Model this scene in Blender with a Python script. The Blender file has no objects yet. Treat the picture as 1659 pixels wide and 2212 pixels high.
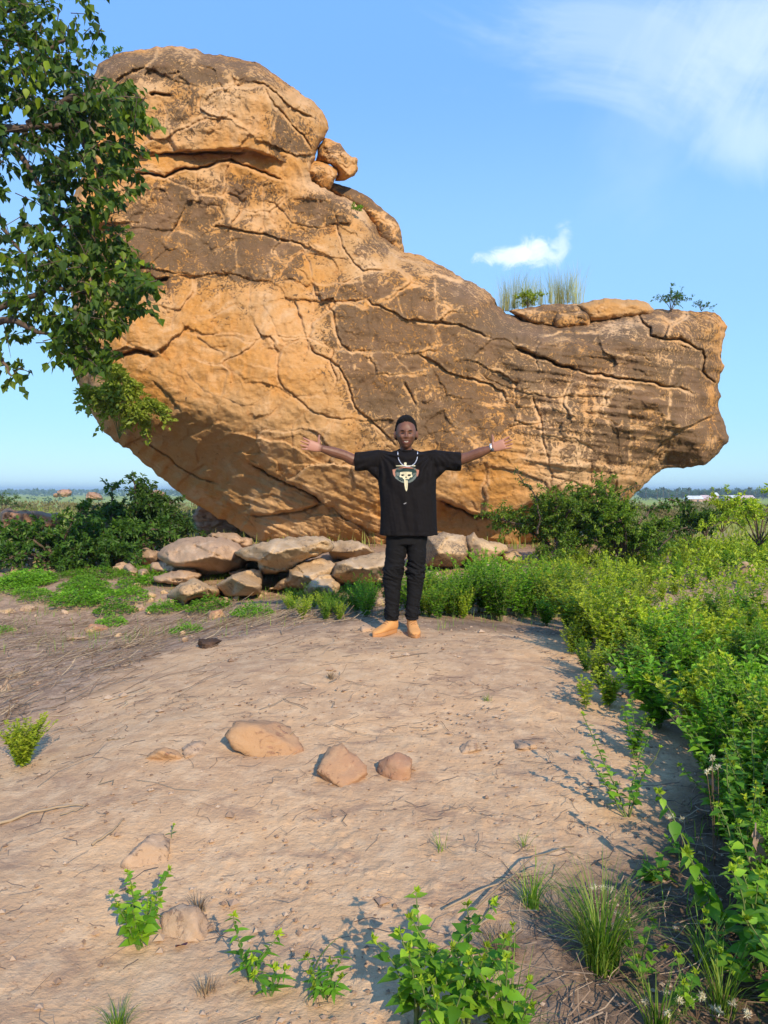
import bpy, bmesh, math, random
import numpy as np
from mathutils import Vector, Matrix
from mathutils.bvhtree import BVHTree

S = bpy.context.scene
COL = S.collection
rng = np.random.default_rng(7)
R = math.radians

# ------------------------------------------------------------------ camera
CZ = 1.18
PITCH = 1.69
FD = 26 / 36 * 2212.0            # focal length in units of the traced drawing
cam = bpy.data.cameras.new('camera')
cam.lens = 26; cam.sensor_width = 36; cam.sensor_height = 36; cam.sensor_fit = 'VERTICAL'
cam.clip_start = 0.05; cam.clip_end = 40000
camo = bpy.data.objects.new('camera', cam); COL.objects.link(camo)
camo.location = (0, 0, CZ); camo.rotation_euler = (R(90 - PITCH), 0, 0)
S.camera = camo

# ------------------------------------------------------------------ sky and sun
SUN_EL = 30.0
SUN_AZ = 23.0      # degrees to the right of straight behind the camera
W = bpy.data.worlds.new('World'); S.world = W; W.use_nodes = True
nt = W.node_tree; nt.nodes.clear()
N = nt.nodes.new; L = nt.links.new
sky = N('ShaderNodeTexSky'); sky.sky_type = 'NISHITA'; sky.sun_disc = False
sky.sun_elevation = R(SUN_EL); sky.sun_rotation = R(180 - SUN_AZ)
sky.altitude = 200; sky.air_density = 1.0; sky.dust_density = 0.0; sky.ozone_density = 4.0
bg = N('ShaderNodeBackground'); bg.inputs[1].default_value = 0.15
out = N('ShaderNodeOutputWorld')
L(bg.outputs[0], out.inputs[0])

def nmath(nt, op, a, b=None, c=None, clamp=False):
    n = nt.nodes.new('ShaderNodeMath'); n.operation = op; n.use_clamp = clamp
    for i, v in enumerate((a, b, c)):
        if v is None: continue
        if isinstance(v, (int, float)): n.inputs[i].default_value = v
        else: nt.links.new(v, n.inputs[i])
    return n.outputs[0]

def sky_dir(Dx, Dy):
    u = (Dx - 829.5) / FD; v = (1106 - Dy) / FD
    p = R(PITCH)
    d = Vector((u, math.cos(p) + v * math.sin(p), -math.sin(p) + v * math.cos(p)))
    return d.normalized()

tc = N('ShaderNodeTexCoord')
def cloud(c, ax, ay, rot, scale, stretch, lo, hi, seed, detail=9.0, dist=0.6):
    """soft cloud round direction c; ax, ay angular half sizes"""
    c = sky_dir(*c)
    e1 = Vector((0, 0, 1)).cross(c).normalized() * -1.0
    e2 = c.cross(e1).normalized() * -1.0
    if e2.z < 0: e2 = -e2
    if e1.x < 0: e1 = -e1
    cr, sr = math.cos(rot), math.sin(rot)
    a1 = e1 * cr + e2 * sr; a2 = -e1 * sr + e2 * cr
    def dot(v):
        n = N('ShaderNodeVectorMath'); n.operation = 'DOT_PRODUCT'; L(tc.outputs['Generated'], n.inputs[0]); n.inputs[1].default_value = v
        return n.outputs['Value']
    d1, d2, d0 = dot(a1), dot(a2), dot(c)
    u = nmath(nt, 'DIVIDE', d1, ax); v = nmath(nt, 'DIVIDE', d2, ay)
    rr = nmath(nt, 'SQRT', nmath(nt, 'ADD', nmath(nt, 'POWER', u, 2.0), nmath(nt, 'POWER', v, 2.0)))
    rr = nmath(nt, 'ADD', rr, nmath(nt, 'MULTIPLY', nmath(nt, 'LESS_THAN', d0, 0.3), 10))
    cb = N('ShaderNodeCombineXYZ'); L(nmath(nt, 'MULTIPLY', d1, 1.0 / stretch), cb.inputs[0]); L(d2, cb.inputs[1]); cb.inputs[2].default_value = seed
    no = N('ShaderNodeTexNoise'); L(cb.outputs[0], no.inputs['Vector']); no.inputs['Scale'].default_value = scale
    no.inputs['Detail'].default_value = detail; no.inputs['Roughness'].default_value = 0.62; no.inputs['Distortion'].default_value = dist
    k = nmath(nt, 'SUBTRACT', nmath(nt, 'ADD', no.outputs['Fac'], 0.45), nmath(nt, 'MULTIPLY', rr, 0.55))
    mr = N('ShaderNodeMapRange'); mr.interpolation_type = 'SMOOTHSTEP'; L(k, mr.inputs['Value'])
    mr.inputs['From Min'].default_value = lo; mr.inputs['From Max'].default_value = hi
    return mr.outputs[0]

sep = N('ShaderNodeSeparateXYZ'); L(tc.outputs['Generated'], sep.inputs[0])
rampn = N('ShaderNodeValToRGB'); L(sep.outputs['Z'], rampn.inputs[0]); rampn.color_ramp.interpolation = 'EASE'
rampn.color_ramp.elements[0].color = (.37, .64, .79, 1); rampn.color_ramp.elements[1].color = (.13, .35, .85, 1)
for p_, c_ in ((.10, (.30, .60, .85)), (.28, (.27, .54, .95)), (.50, (.18, .42, .95))):
    q_ = rampn.color_ramp.elements.new(p_); q_.color = (*c_, 1)
vs_ = N('ShaderNodeVectorMath'); vs_.operation = 'SCALE'; L(rampn.outputs[0], vs_.inputs[0]); vs_.inputs['Scale'].default_value = 6.9
m0 = N('ShaderNodeMix'); m0.data_type = 'RGBA'; m0.inputs[0].default_value = .82; L(sky.outputs[0], m0.inputs[6]); L(vs_.outputs[0], m0.inputs[7])
cur = m0.outputs[2]
for (c, ax, ay, rot, sc_, st, lo, hi, sd, op, ds) in [
        ((1400, 95), .24, .10, -.35, 9, 2.6, .40, .95, 3.1, .27, 1.8),
        ((1590, 60), .13, .12, .9, 10, 3.0, .42, .95, 5.7, .30, 1.6),
        ((1655, 300), .05, .09, 1.3, 9, 2.0, .45, 1.0, 8.2, .35, .8),
        ((1450, 270), .18, .12, .8, 6, 2.5, .45, 1.05, 9.9, .14, 1.0),
        ((1105, 552), .046, .015, .10, 44, 1.2, .36, .80, 1.2, .75, .8), ((1160, 545), .034, .020, -.1, 44, 1.0, .34, .85, 4.2, .65, .8),
        ((1217, 528), .012, .030, -.15, 48, 1.0, .34, .95, 2.2, .45, .8)]:
    f = cloud(c, ax, ay, rot, sc_, st, lo, hi, sd, dist=ds)
    mx = N('ShaderNodeMix'); mx.data_type = 'RGBA'
    L(nmath(nt, 'MULTIPLY', f, op), mx.inputs['Factor']); L(cur, mx.inputs[6]); mx.inputs[7].default_value = (6.0, 6.6, 7.5, 1)
    cur = mx.outputs[2]
L(cur, bg.inputs[0])

sl = bpy.data.lights.new('sun', 'SUN'); sl.energy = 4.3; sl.angle = R(0.55); sl.color = (1.0, 0.83, 0.62)
so = bpy.data.objects.new('sun', sl); COL.objects.link(so); so.location = (5, -8, 12)
tosun = Vector((math.sin(R(SUN_AZ)) * math.cos(R(SUN_EL)), -math.cos(R(SUN_AZ)) * math.cos(R(SUN_EL)), math.sin(R(SUN_EL))))
so.rotation_euler = (-tosun).to_track_quat('-Z', 'Y').to_euler()
S.view_settings.view_transform = 'Standard'; S.view_settings.look = 'None'
S.view_settings.gamma = 1; S.view_settings.exposure = 0.38
S.view_settings.use_curve_mapping = False
S.render.engine = 'CYCLES'
S.cycles.max_bounces = 6; S.cycles.transparent_max_bounces = 4; S.cycles.volume_bounces = 0
S.cycles.diffuse_bounces = 3; S.cycles.transmission_bounces = 3
# ------------------------------------------------------------------ helpers
def tag(o, label=None, cat=None, group=None, kind=None):
    if label: o['label'] = label
    if cat: o['category'] = cat
    if group: o['group'] = group
    if kind: o['kind'] = kind
    return o

def empty(name, loc=(0, 0, 0), rz=0.0):
    o = bpy.data.objects.new(name, None); o.empty_display_size = .1
    COL.objects.link(o); o.location = loc; o.rotation_euler = (0, 0, rz); return o

def meshobj(name, V, F, mat=None, parent=None, smooth=True, attrs=None, loc=None):
    """V (n,3) array, F: (m,3) or (m,4) array or list of such arrays"""
    V = np.asarray(V, np.float32)
    if loc is not None: V = V - np.asarray(loc, np.float32)
    me = bpy.data.meshes.new(name)
    Fs = F if isinstance(F, list) else [F]
    Fs = [np.asarray(f, np.int32) for f in Fs if len(f)]
    nl = sum(f.size for f in Fs); nf = sum(len(f) for f in Fs)
    me.vertices.add(len(V)); me.vertices.foreach_set('co', V.ravel())
    me.loops.add(nl); me.loops.foreach_set('vertex_index', np.concatenate([f.ravel() for f in Fs]))
    me.polygons.add(nf)
    tot = np.concatenate([np.full(len(f), f.shape[1], np.int32) for f in Fs])
    st = np.concatenate([[0], np.cumsum(tot)[:-1]]).astype(np.int32)
    me.polygons.foreach_set('loop_start', st)
    me.polygons.foreach_set('use_smooth', np.full(nf, bool(smooth)))
    me.update(calc_edges=True)
    if attrs:
        for k, a in attrs.items():
            at_ = me.attributes.new(k, 'FLOAT', 'POINT'); at_.data.foreach_set('value', np.asarray(a, np.float32))
    if mat: me.materials.append(mat)
    o = bpy.data.objects.new(name, me); COL.objects.link(o)
    if loc is not None: o.location = loc
    if parent: o.parent = parent
    return o

def children_of(o): return [c for c in COPYREG.get(o.name, [])]
COPYREG = {}
def reg(parent, kids): COPYREG[parent.name] = kids; return parent
def copy_tree(o, loc, rz=0.0, sc=1.0, tilt=(0, 0)):
    c = o.copy(); COL.objects.link(c)
    c.location = loc; c.rotation_euler = (tilt[0], tilt[1], rz)
    c.scale = (sc, sc, sc) if not hasattr(sc, '__len__') else sc
    for k in COPYREG.get(o.name, []):
        d = k.copy(); COL.objects.link(d); d.parent = c
    return c

# --- camera geometry: traced drawing point (Dx, Dy) at world distance Y
_cp, _sp = math.cos(R(PITCH)), math.sin(R(PITCH))
def at(Dx, Dy, Y):
    Dx = np.asarray(Dx, float); Dy = np.asarray(Dy, float); Y = np.asarray(Y, float)
    u = (Dx - 829.5) / FD; v = (1106 - Dy) / FD
    dy = _cp + v * _sp; dz = -_sp + v * _cp
    t = Y / dy
    return np.stack([u * t, Y + 0 * t, CZ + dz * t], -1)
def atv(Dx, Dy, Y): return Vector(at(Dx, Dy, Y).tolist())

# --- noise
_perm = np.random.default_rng(11).permutation(256).astype(np.int32)
_perm = np.concatenate([_perm, _perm, _perm])
_g = np.random.default_rng(12).normal(size=(256, 3)); _g /= np.linalg.norm(_g, axis=1)[:, None]
def pn(x, y, z=0.0):
    x, y, z = np.broadcast_arrays(np.asarray(x, float), np.asarray(y, float), np.asarray(z, float))
    xi = np.floor(x).astype(np.int64); yi = np.floor(y).astype(np.int64); zi = np.floor(z).astype(np.int64)
    xf, yf, zf = x - xi, y - yi, z - zi
    u = xf * xf * xf * (xf * (xf * 6 - 15) + 10); v = yf * yf * yf * (yf * (yf * 6 - 15) + 10); w = zf * zf * zf * (zf * (zf * 6 - 15) + 10)
    def g(i, j, k):
        h = _perm[_perm[_perm[(xi + i) & 255] + ((yi + j) & 255)] + ((zi + k) & 255)]
        gg = _g[h]
        return gg[..., 0] * (xf - i) + gg[..., 1] * (yf - j) + gg[..., 2] * (zf - k)
    a = g(0, 0, 0) * (1 - u) + g(1, 0, 0) * u; b = g(0, 1, 0) * (1 - u) + g(1, 1, 0) * u
    c = g(0, 0, 1) * (1 - u) + g(1, 0, 1) * u; d = g(0, 1, 1) * (1 - u) + g(1, 1, 1) * u
    return ((a * (1 - v) + b * v) * (1 - w) + (c * (1 - v) + d * v) * w) * 1.6
def fbm(x, y, z=0.0, o=4, gain=.5, lac=2.03):
    s = 0; a = 1.0; f = 1.0
    for i in range(o):
        s = s + a * pn(np.asarray(x) * f + 17.3 * i, np.asarray(y) * f - 9.1 * i, np.asarray(z) * f + 5.7 * i); a *= gain; f *= lac
    return s
def sst(a, b, x):
    t = np.clip((np.asarray(x, float) - a) / (b - a), 0, 1); return t * t * (3 - 2 * t)

def voro(x, y, seed=0, jit=.9):
    """F1, F2, id (hash float), dx, dy to the nearest cell point"""
    xi = np.floor(x).astype(np.int64); yi = np.floor(y).astype(np.int64)
    F1 = np.full(x.shape, 9.0); F2 = np.full(x.shape, 9.0); ID = np.zeros(x.shape, np.int64)
    DX = np.zeros(x.shape); DY = np.zeros(x.shape)
    for i in (-1, 0, 1):
        for j in (-1, 0, 1):
            h = _perm[_perm[(xi + i + seed) & 255] + ((yi + j) & 255)]
            h2 = _perm[h + 37]
            px = xi + i + .5 + (h / 255.0 - .5) * jit; py = yi + j + .5 + (h2 / 255.0 - .5) * jit
            dx = x - px; dy = y - py; d = np.sqrt(dx * dx + dy * dy)
            near = d < F1
            F2 = np.where(near, F1, np.minimum(F2, d))
            ID = np.where(near, h, ID); DX = np.where(near, dx, DX); DY = np.where(near, dy, DY)
            F1 = np.where(near, d, F1)
    return F1, F2, ID, DX, DY

# --- polylines
def resample(P, step, closed=True):
    P = np.asarray(P, float)
    if closed: P = np.vstack([P, P[:1]])
    d = np.r_[0, np.cumsum(np.hypot(*np.diff(P, axis=0).T))]
    n = max(3, int(d[-1] / step)); t = np.linspace(0, d[-1], n + 1)
    if closed: t = t[:-1]
    return np.stack([np.interp(t, d, P[:, 0]), np.interp(t, d, P[:, 1])], 1)
def chaikin(P, k=1, closed=True):
    P = np.asarray(P, float)
    for _ in range(k):
        if closed: Q = np.roll(P, -1, 0)
        else: Q = P[1:]; 
        A = P if closed else P[:-1]
        r = np.empty((2 * len(A), 2)); r[0::2] = A * .75 + Q * .25; r[1::2] = A * .25 + Q * .75
        if not closed: r = np.vstack([P[:1], r, P[-1:]])
        P = r
    return P
def inside(px, py, P):
    c = np.zeros(px.shape, bool); n = len(P); j = n - 1
    for i in range(n):
        xi, yi = P[i]; xj, yj = P[j]
        if yi != yj:
            m = ((yi > py) != (yj > py))
            if m.any():
                c ^= m & (px < (xj - xi) * (py - yi) / (yj - yi) + xi)
        j = i
    return c
def pldist(px, py, P, closed=False, signed=False):
    """distance to a polyline, nearest point, signed side (positive = right hand / below for left-to-right lines in D space)"""
    P = np.asarray(P, float)
    best = np.full(px.shape, 1e18); nx = np.zeros(px.shape); ny = np.zeros(px.shape); sd = np.ones(px.shape); tt = np.zeros(px.shape)
    segs = list(zip(P[:-1], P[1:])) + ([(P[-1], P[0])] if closed else [])
    n = len(segs)
    for k, (a, b) in enumerate(segs):
        ex, ey = b - a; l2 = ex * ex + ey * ey + 1e-9
        wx = px - a[0]; wy = py - a[1]
        t = np.clip((wx * ex + wy * ey) / l2, 0, 1)
        qx = a[0] + t * ex; qy = a[1] + t * ey
        d = (px - qx) ** 2 + (py - qy) ** 2
        m = d < best
        best = np.where(m, d, best); nx = np.where(m, qx, nx); ny = np.where(m, qy, ny)
        if signed:
            sd = np.where(m, np.sign(ex * wy - ey * wx), sd); tt = np.where(m, (k + t) / n, tt)
    r = np.sqrt(best)
    return (r, nx, ny, sd, tt) if signed else (r, nx, ny)

# --- tubes and leaves collected in arrays
class MB:
    def __init__(s): s.V = []; s.F3 = []; s.F4 = []; s.A = []; s.n = 0
    def add(s, V, F3=None, F4=None, a=0.0):
        V = np.asarray(V, float).reshape(-1, 3)
        if F3 is not None and len(F3): s.F3.append(np.asarray(F3) + s.n)
        if F4 is not None and len(F4): s.F4.append(np.asarray(F4) + s.n)
        s.V.append(V); s.A.append(np.broadcast_to(np.asarray(a, float), (len(V),)).copy()); s.n += len(V)
    def tube(s, P, r, sides=5, a=0.0, cap=True):
        P = np.asarray(P, float); n = len(P); r = np.broadcast_to(np.asarray(r, float), (n,))
        T = np.gradient(P, axis=0); T /= np.linalg.norm(T, axis=1)[:, None] + 1e-12
        ref = np.array([0, 0, 1.0]) if abs(T[0][2]) < .9 else np.array([1.0, 0, 0])
        U = np.cross(T, ref); U /= np.linalg.norm(U, axis=1)[:, None] + 1e-12
        Wv = np.cross(T, U)
        th = np.arange(sides) * 2 * np.pi / sides
        V = (P[:, None] + r[:, None, None] * (np.cos(th)[None, :, None] * U[:, None] + np.sin(th)[None, :, None] * Wv[:, None])).reshape(-1, 3)
        ii = np.arange(n - 1)[:, None] * sides; jj = np.arange(sides)[None]; kk = (jj + 1) % sides
        F = np.stack([ii + jj, ii + kk, ii + sides + kk, ii + sides + jj], -1).reshape(-1, 4)
        F3 = None
        if cap:
            V = np.vstack([V, P[:1], P[-1:]]); c0 = n * sides; j = np.arange(sides); k = (j + 1) % sides
            F3 = np.concatenate([np.stack([0 * j + c0, k, j], 1), np.stack([0 * j + c0 + 1, (n - 1) * sides + j, (n - 1) * sides + k], 1)])
        s.add(V, F3, F, a)
    def tubes(s, P, r, a, sides=3):
        """many thin tubes at once: P (m, k, 3), r (m,) or (m, k)"""
        m, k, _ = P.shape; r = np.broadcast_to(np.asarray(r, float).reshape(m, -1), (m, k))
        T = np.gradient(P, axis=1); T /= np.linalg.norm(T, axis=2)[..., None] + 1e-12
        ref = np.where(np.abs(T[:, :1, 2:3]) < .9, np.array([0, 0, 1.0]), np.array([1.0, 0, 0]))
        U = np.cross(T, ref); U /= np.linalg.norm(U, axis=2)[..., None] + 1e-12; Wv = np.cross(T, U)
        th = np.arange(sides) * 2 * np.pi / sides
        V = P[:, :, None] + r[:, :, None, None] * (np.cos(th)[:, None] * U[:, :, None] + np.sin(th)[:, None] * Wv[:, :, None])
        b = (np.arange(m) * k * sides)[:, None, None]; ii = np.arange(k - 1)[None, :, None] * sides; jj = np.arange(sides)[None, None]; kk = (jj + 1) % sides
        F = np.stack([b + ii + jj, b + ii + kk, b + ii + sides + kk, b + ii + sides + jj], -1).reshape(-1, 4)
        s.add(V.reshape(-1, 3), None, F, np.repeat(np.broadcast_to(a, (m,)), k * sides))
    def loft(s, rings, a=0.0, cap=True):
        """rings: list of (k,3) arrays of the same k"""
        k = len(rings[0]); V = np.vstack(rings); F = []
        for i in range(len(rings) - 1):
            for j in range(k):
                q = (j + 1) % k
                F.append((i * k + j, i * k + q, (i + 1) * k + q, (i + 1) * k + j))
        F3 = []
        if cap:
            c = len(V); V = np.vstack([V, rings[0].mean(0), rings[-1].mean(0)])
            for j in range(k):
                q = (j + 1) % k
                F3.append((c, q, j)); F3.append((c + 1, (len(rings) - 1) * k + j, (len(rings) - 1) * k + q))
        s.add(V, F3, F, a)
    def leaves(s, P, D, U, Ln, Wd, a, fold=.18, curl=.25):
        """many leaves at once; P base, D direction, U up vector, Ln length, Wd width"""
        P = np.asarray(P, float); D = np.asarray(D, float); U = np.asarray(U, float); n = len(P)
        Ln = np.broadcast_to(np.asarray(Ln, float), (n,))[:, None]; Wd = np.broadcast_to(np.asarray(Wd, float), (n,))[:, None]
        D = D / (np.linalg.norm(D, axis=1)[:, None] + 1e-9)
        X = np.cross(D, U); X /= np.linalg.norm(X, axis=1)[:, None] + 1e-9
        Nn = np.cross(X, D)
        p0 = P; pc = P + D * Ln * .45 - Nn * Wd * fold
        pl = P + D * Ln * .38 - X * Wd * .5 + Nn * Wd * .1; pr = P + D * Ln * .38 + X * Wd * .5 + Nn * Wd * .1
        p1 = P + D * Ln - Nn * Ln * curl
        V = np.stack([p0, pl, pc, pr, p1], 1).reshape(-1, 3)
        b = (np.arange(n) * 5)[:, None]
        F = np.concatenate([b + np.array([[0, 2, 1]]), b + np.array([[0, 3, 2]]), b + np.array([[1, 2, 4]]), b + np.array([[2, 3, 4]])])
        s.add(V, F, None, np.repeat(np.broadcast_to(a, (n,)), 5))
    def blade(s, P, D, Ln, Wd, bend, a, seg=4):
        """grass blades: base P (n,3), horizontal direction D, bend 0..1"""
        n = len(P); P = np.asarray(P, float); D = np.asarray(D, float); D = D / (np.linalg.norm(D, axis=1)[:, None] + 1e-9)
        X = np.stack([-D[:, 1], D[:, 0], 0 * D[:, 0]], 1)
        Ln = np.broadcast_to(Ln, (n,)); Wd = np.broadcast_to(Wd, (n,)); bend = np.broadcast_to(bend, (n,))
        rows = []
        pos = P.copy(); 
        for i in range(seg + 1):
            t = i / seg
            w = Wd * (1 - t ** 1.6) * .5 + 1e-4
            rows.append(pos - X * w[:, None]); rows.append(pos + X * w[:, None])
            ang = bend * (t + .15) * 1.9
            pos = pos + (np.cos(ang)[:, None] * np.array([0, 0, 1.0]) + np.sin(ang)[:, None] * D) * (Ln / seg)[:, None]
        V = np.stack(rows, 1).reshape(-1, 3); k = 2 * (seg + 1)
        b = (np.arange(n) * k)[:, None]
        F = np.concatenate([b + np.array([[2 * i, 2 * i + 1, 2 * i + 3, 2 * i + 2]]) for i in range(seg)])
        s.add(V, None, F, np.repeat(np.broadcast_to(a, (n,)), k))
    def arrays(s):
        V = np.vstack(s.V); F = []
        if s.F3: F.append(np.vstack(s.F3))
        if s.F4: F.append(np.vstack(s.F4))
        return V, F, np.concatenate(s.A)
    def build(s, name, mat, parent=None, smooth=True, loc=None):
        V, F, A = s.arrays()
        return meshobj(name, V, F, mat, parent, smooth, {'rnd': A}, loc)

# --- materials
def newmat(name):
    m = bpy.data.materials.new(name); m.use_nodes = True; nt = m.node_tree
    b = nt.nodes['Principled BSDF']; return m, nt, b
def noise_node(nt, scale, detail=4, rough=.55, dist=0.0, vec=None, out='Fac'):
    n = nt.nodes.new('ShaderNodeTexNoise'); n.inputs['Scale'].default_value = scale; n.inputs['Detail'].default_value = detail
    n.inputs['Roughness'].default_value = rough; n.inputs['Distortion'].default_value = dist
    if vec is not None: nt.links.new(vec, n.inputs['Vector'])
    return n.outputs[out]
def mixc(nt, f, a, b, mode='MIX'):
    n = nt.nodes.new('ShaderNodeMix'); n.data_type = 'RGBA'; n.blend_type = mode
    for v, i in ((f, 0), (a, 6), (b, 7)):
        if isinstance(v, (int, float)): n.inputs[i].default_value = v
        elif isinstance(v, tuple): n.inputs[i].default_value = (*v, 1) if len(v) == 3 else v
        else: nt.links.new(v, n.inputs[i])
    return n.outputs[2]
def mapr(nt, v, a, b, c=0.0, d=1.0, smooth=True):
    n = nt.nodes.new('ShaderNodeMapRange'); n.interpolation_type = 'SMOOTHSTEP' if smooth else 'LINEAR'
    nt.links.new(v, n.inputs[0]); 
    for i, x in zip((1, 2, 3, 4), (a, b, c, d)): n.inputs[i].default_value = x
    return n.outputs[0]
def attr(nt, k):
    n = nt.nodes.new('ShaderNodeAttribute'); n.attribute_name = k; return n.outputs['Fac']
def objco(nt, kind='Object', scale=None):
    t = nt.nodes.new('ShaderNodeTexCoord'); v = t.outputs[kind]
    if scale:
        m = nt.nodes.new('ShaderNodeMapping'); nt.links.new(v, m.inputs[0]); m.inputs['Scale'].default_value = scale; v = m.outputs[0]
    return v
def geopos(nt, scale=None):
    t = nt.nodes.new('ShaderNodeNewGeometry'); v = t.outputs['Position']
    if scale:
        m = nt.nodes.new('ShaderNodeMapping'); nt.links.new(v, m.inputs[0]); m.inputs['Scale'].default_value = scale; v = m.outputs[0]
    return v
def bump(nt, b, h, strength=.5, dist=.01):
    n = nt.nodes.new('ShaderNodeBump'); n.inputs['Strength'].default_value = strength; n.inputs['Distance'].default_value = dist
    nt.links.new(h, n.inputs['Height']); nt.links.new(n.outputs[0], b.inputs['Normal']); return n

def leafmat(name, c0, c1, c2, trans=.35, rough=.5):
    m, nt, b = newmat(name)
    r = attr(nt, 'rnd')
    cr = nt.nodes.new('ShaderNodeValToRGB'); nt.links.new(r, cr.inputs[0])
    cr.color_ramp.elements[0].color = (*c0, 1); cr.color_ramp.elements[1].color = (*c2, 1)
    e = cr.color_ramp.elements.new(.5); e.color = (*c1, 1)
    oi = nt.nodes.new('ShaderNodeObjectInfo')
    f = mapr(nt, oi.outputs['Random'], 0, 1, .72, 1.25, False)
    vm = nt.nodes.new('ShaderNodeVectorMath'); vm.operation = 'SCALE'; nt.links.new(cr.outputs[0], vm.inputs[0]); nt.links.new(f, vm.inputs['Scale'])
    c = vm.outputs[0]
    nt.links.new(c, b.inputs['Base Color']); b.inputs['Roughness'].default_value = rough
    b.inputs['Specular IOR Level'].default_value = .35
    if trans > 0:
        tr = nt.nodes.new('ShaderNodeBsdfTranslucent')
        tcn = mixc(nt, 1.0, c, (1.25, 1.25, .45), 'MULTIPLY'); nt.links.new(tcn, tr.inputs[0])
        ms = nt.nodes.new('ShaderNodeMixShader'); ms.inputs[0].default_value = trans
        nt.links.new(b.outputs[0], ms.inputs[1]); nt.links.new(tr.outputs[0], ms.inputs[2])
        nt.links.new(ms.outputs[0], nt.nodes['Material Output'].inputs['Surface'])
    return m
def plainmat(name, c, rough=.8, bumpscale=0, bs=.4, bd=.005, var=.0, spec=.3, metal=0.0, vs=8.0):
    m, nt, b = newmat(name)
    b.inputs['Base Color'].default_value = (*c, 1); b.inputs['Roughness'].default_value = rough
    b.inputs['Specular IOR Level'].default_value = spec; b.inputs['Metallic'].default_value = metal
    if var > 0:
        n = noise_node(nt, vs, 5, vec=objco(nt)); f = mapr(nt, n, .3, .7)
        cc = mixc(nt, f, tuple(x * (1 - var) for x in c), tuple(min(1, x * (1 + var)) for x in c)); nt.links.new(cc, b.inputs['Base Color'])
    if bumpscale: bump(nt, b, noise_node(nt, bumpscale, 6, .6, vec=objco(nt)), bs, bd)
    return m

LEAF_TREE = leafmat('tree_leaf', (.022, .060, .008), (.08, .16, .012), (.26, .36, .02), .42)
LEAF_VINE = leafmat('vine_leaf', (.20, .28, .03), (.34, .44, .05), (.48, .56, .09), .4)
LEAF_BUSH = leafmat('bush_leaf', (.022, .060, .010), (.05, .12, .014), (.11, .21, .02), .35)
LEAF_HERB = leafmat('herb_leaf', (.12, .24, .015), (.32, .44, .025), (.52, .60, .05), .42)
LEAF_LUSH = leafmat('lush_leaf', (.06, .19, .012), (.14, .33, .018), (.26, .46, .03), .4)
GRASS_M = leafmat('grass_blade', (.08, .20, .015), (.17, .32, .025), (.34, .42, .07), .35)
DRY_M = leafmat('dry_straw', (.16, .10, .06), (.26, .18, .11), (.42, .33, .21), .15, .8)
DRYBUSH = leafmat('dry_bush', (.13, .11, .06), (.20, .18, .09), (.28, .26, .12), .2, .8)
BARK = plainmat('bark', (.10, .07, .05), .9, 30, .6, .01, .4)
STEM = plainmat('green_stem', (.13, .17, .05), .7)
STEMB = plainmat('brown_stem', (.16, .10, .06), .8)
# ------------------------------------------------------------------ the ground
def gbase(x, y):
    x = np.asarray(x, float); y = np.asarray(y, float)
    near = -.30 * (1 - sst(1.2, 5.9, y))
    back = -.10 * sst(6.6, 8.0, y) + .10 * sst(8.5, 13, y)
    left = -.06 * sst(1.0, 3.5, -x) * sst(2, 5, y) * (1 - sst(12, 20, y))
    far = -6.0 * sst(16, 230, y) * 1.0 - 1.2 * sst(200, 1500, y)
    behind = -.1 * sst(0, 6, -y)
    und = .04 * fbm(x * .5, y * .5, 3.0, 3) + .25 * fbm(x * .06, y * .06, 1.0, 3) * sst(18, 60, np.hypot(x, y)) \
        + 2.2 * fbm(x * .004, y * .004, 1.0, 3) * sst(200, 700, np.hypot(x, y)) * 0.5
    hump = -.22 * sst(.2, 3.6, np.abs(x - .1)) * sst(1.5, 4, y) * (1 - sst(8, 11, y))
    return near + back + left + far + behind + und + hump
def gz(x, y): return float(gbase(x, y))
def G(Dx, Dy, lift=0.0):
    """where the sight line through (Dx, Dy) meets the ground"""
    u = (Dx - 829.5) / FD; v = (1106 - Dy) / FD
    d = np.array([u, _cp + v * _sp, -_sp + v * _cp])
    t = .8 * 1.012 ** np.arange(690)
    h = CZ + d[2] * t - gbase(d[0] * t, d[1] * t) - lift
    i = int(np.argmax(h < 0)) if (h < 0).any() else len(t) - 1
    q = np.linspace(t[max(i - 1, 0)], t[i], 60)
    h = CZ + d[2] * q - gbase(d[0] * q, d[1] * q) - lift
    a = q[int(np.argmax(h < 0))] if (h < 0).any() else q[-1]
    p = d * a
    return Vector((p[0], p[1], CZ + p[2]))

def soilmask(x, y):
    """1 on the trodden bare soil"""
    n = .45 * fbm(x * .9, y * .9, 7.0, 4)
    rightedge = np.interp(y, [0, 1.6, 2.2, 2.7, 3.1, 3.5, 4.6, 5.6, 6.3, 7], [.1, .2, .38, .75, 1.25, 1.6, 1.65, 1.6, 1.5, 1.2])
    leftedge = np.interp(y, [0, 2, 3, 4, 5, 6.0, 6.6], [-3.0, -2.6, -2.2, -2.0, -1.9, -1.5, -1.0])
    m = sst(-.35, .25, rightedge - x + n) * sst(-.4, .3, x - leftedge + n) * (1 - sst(6.1, 6.7, y + n * .5))
    return m

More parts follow.
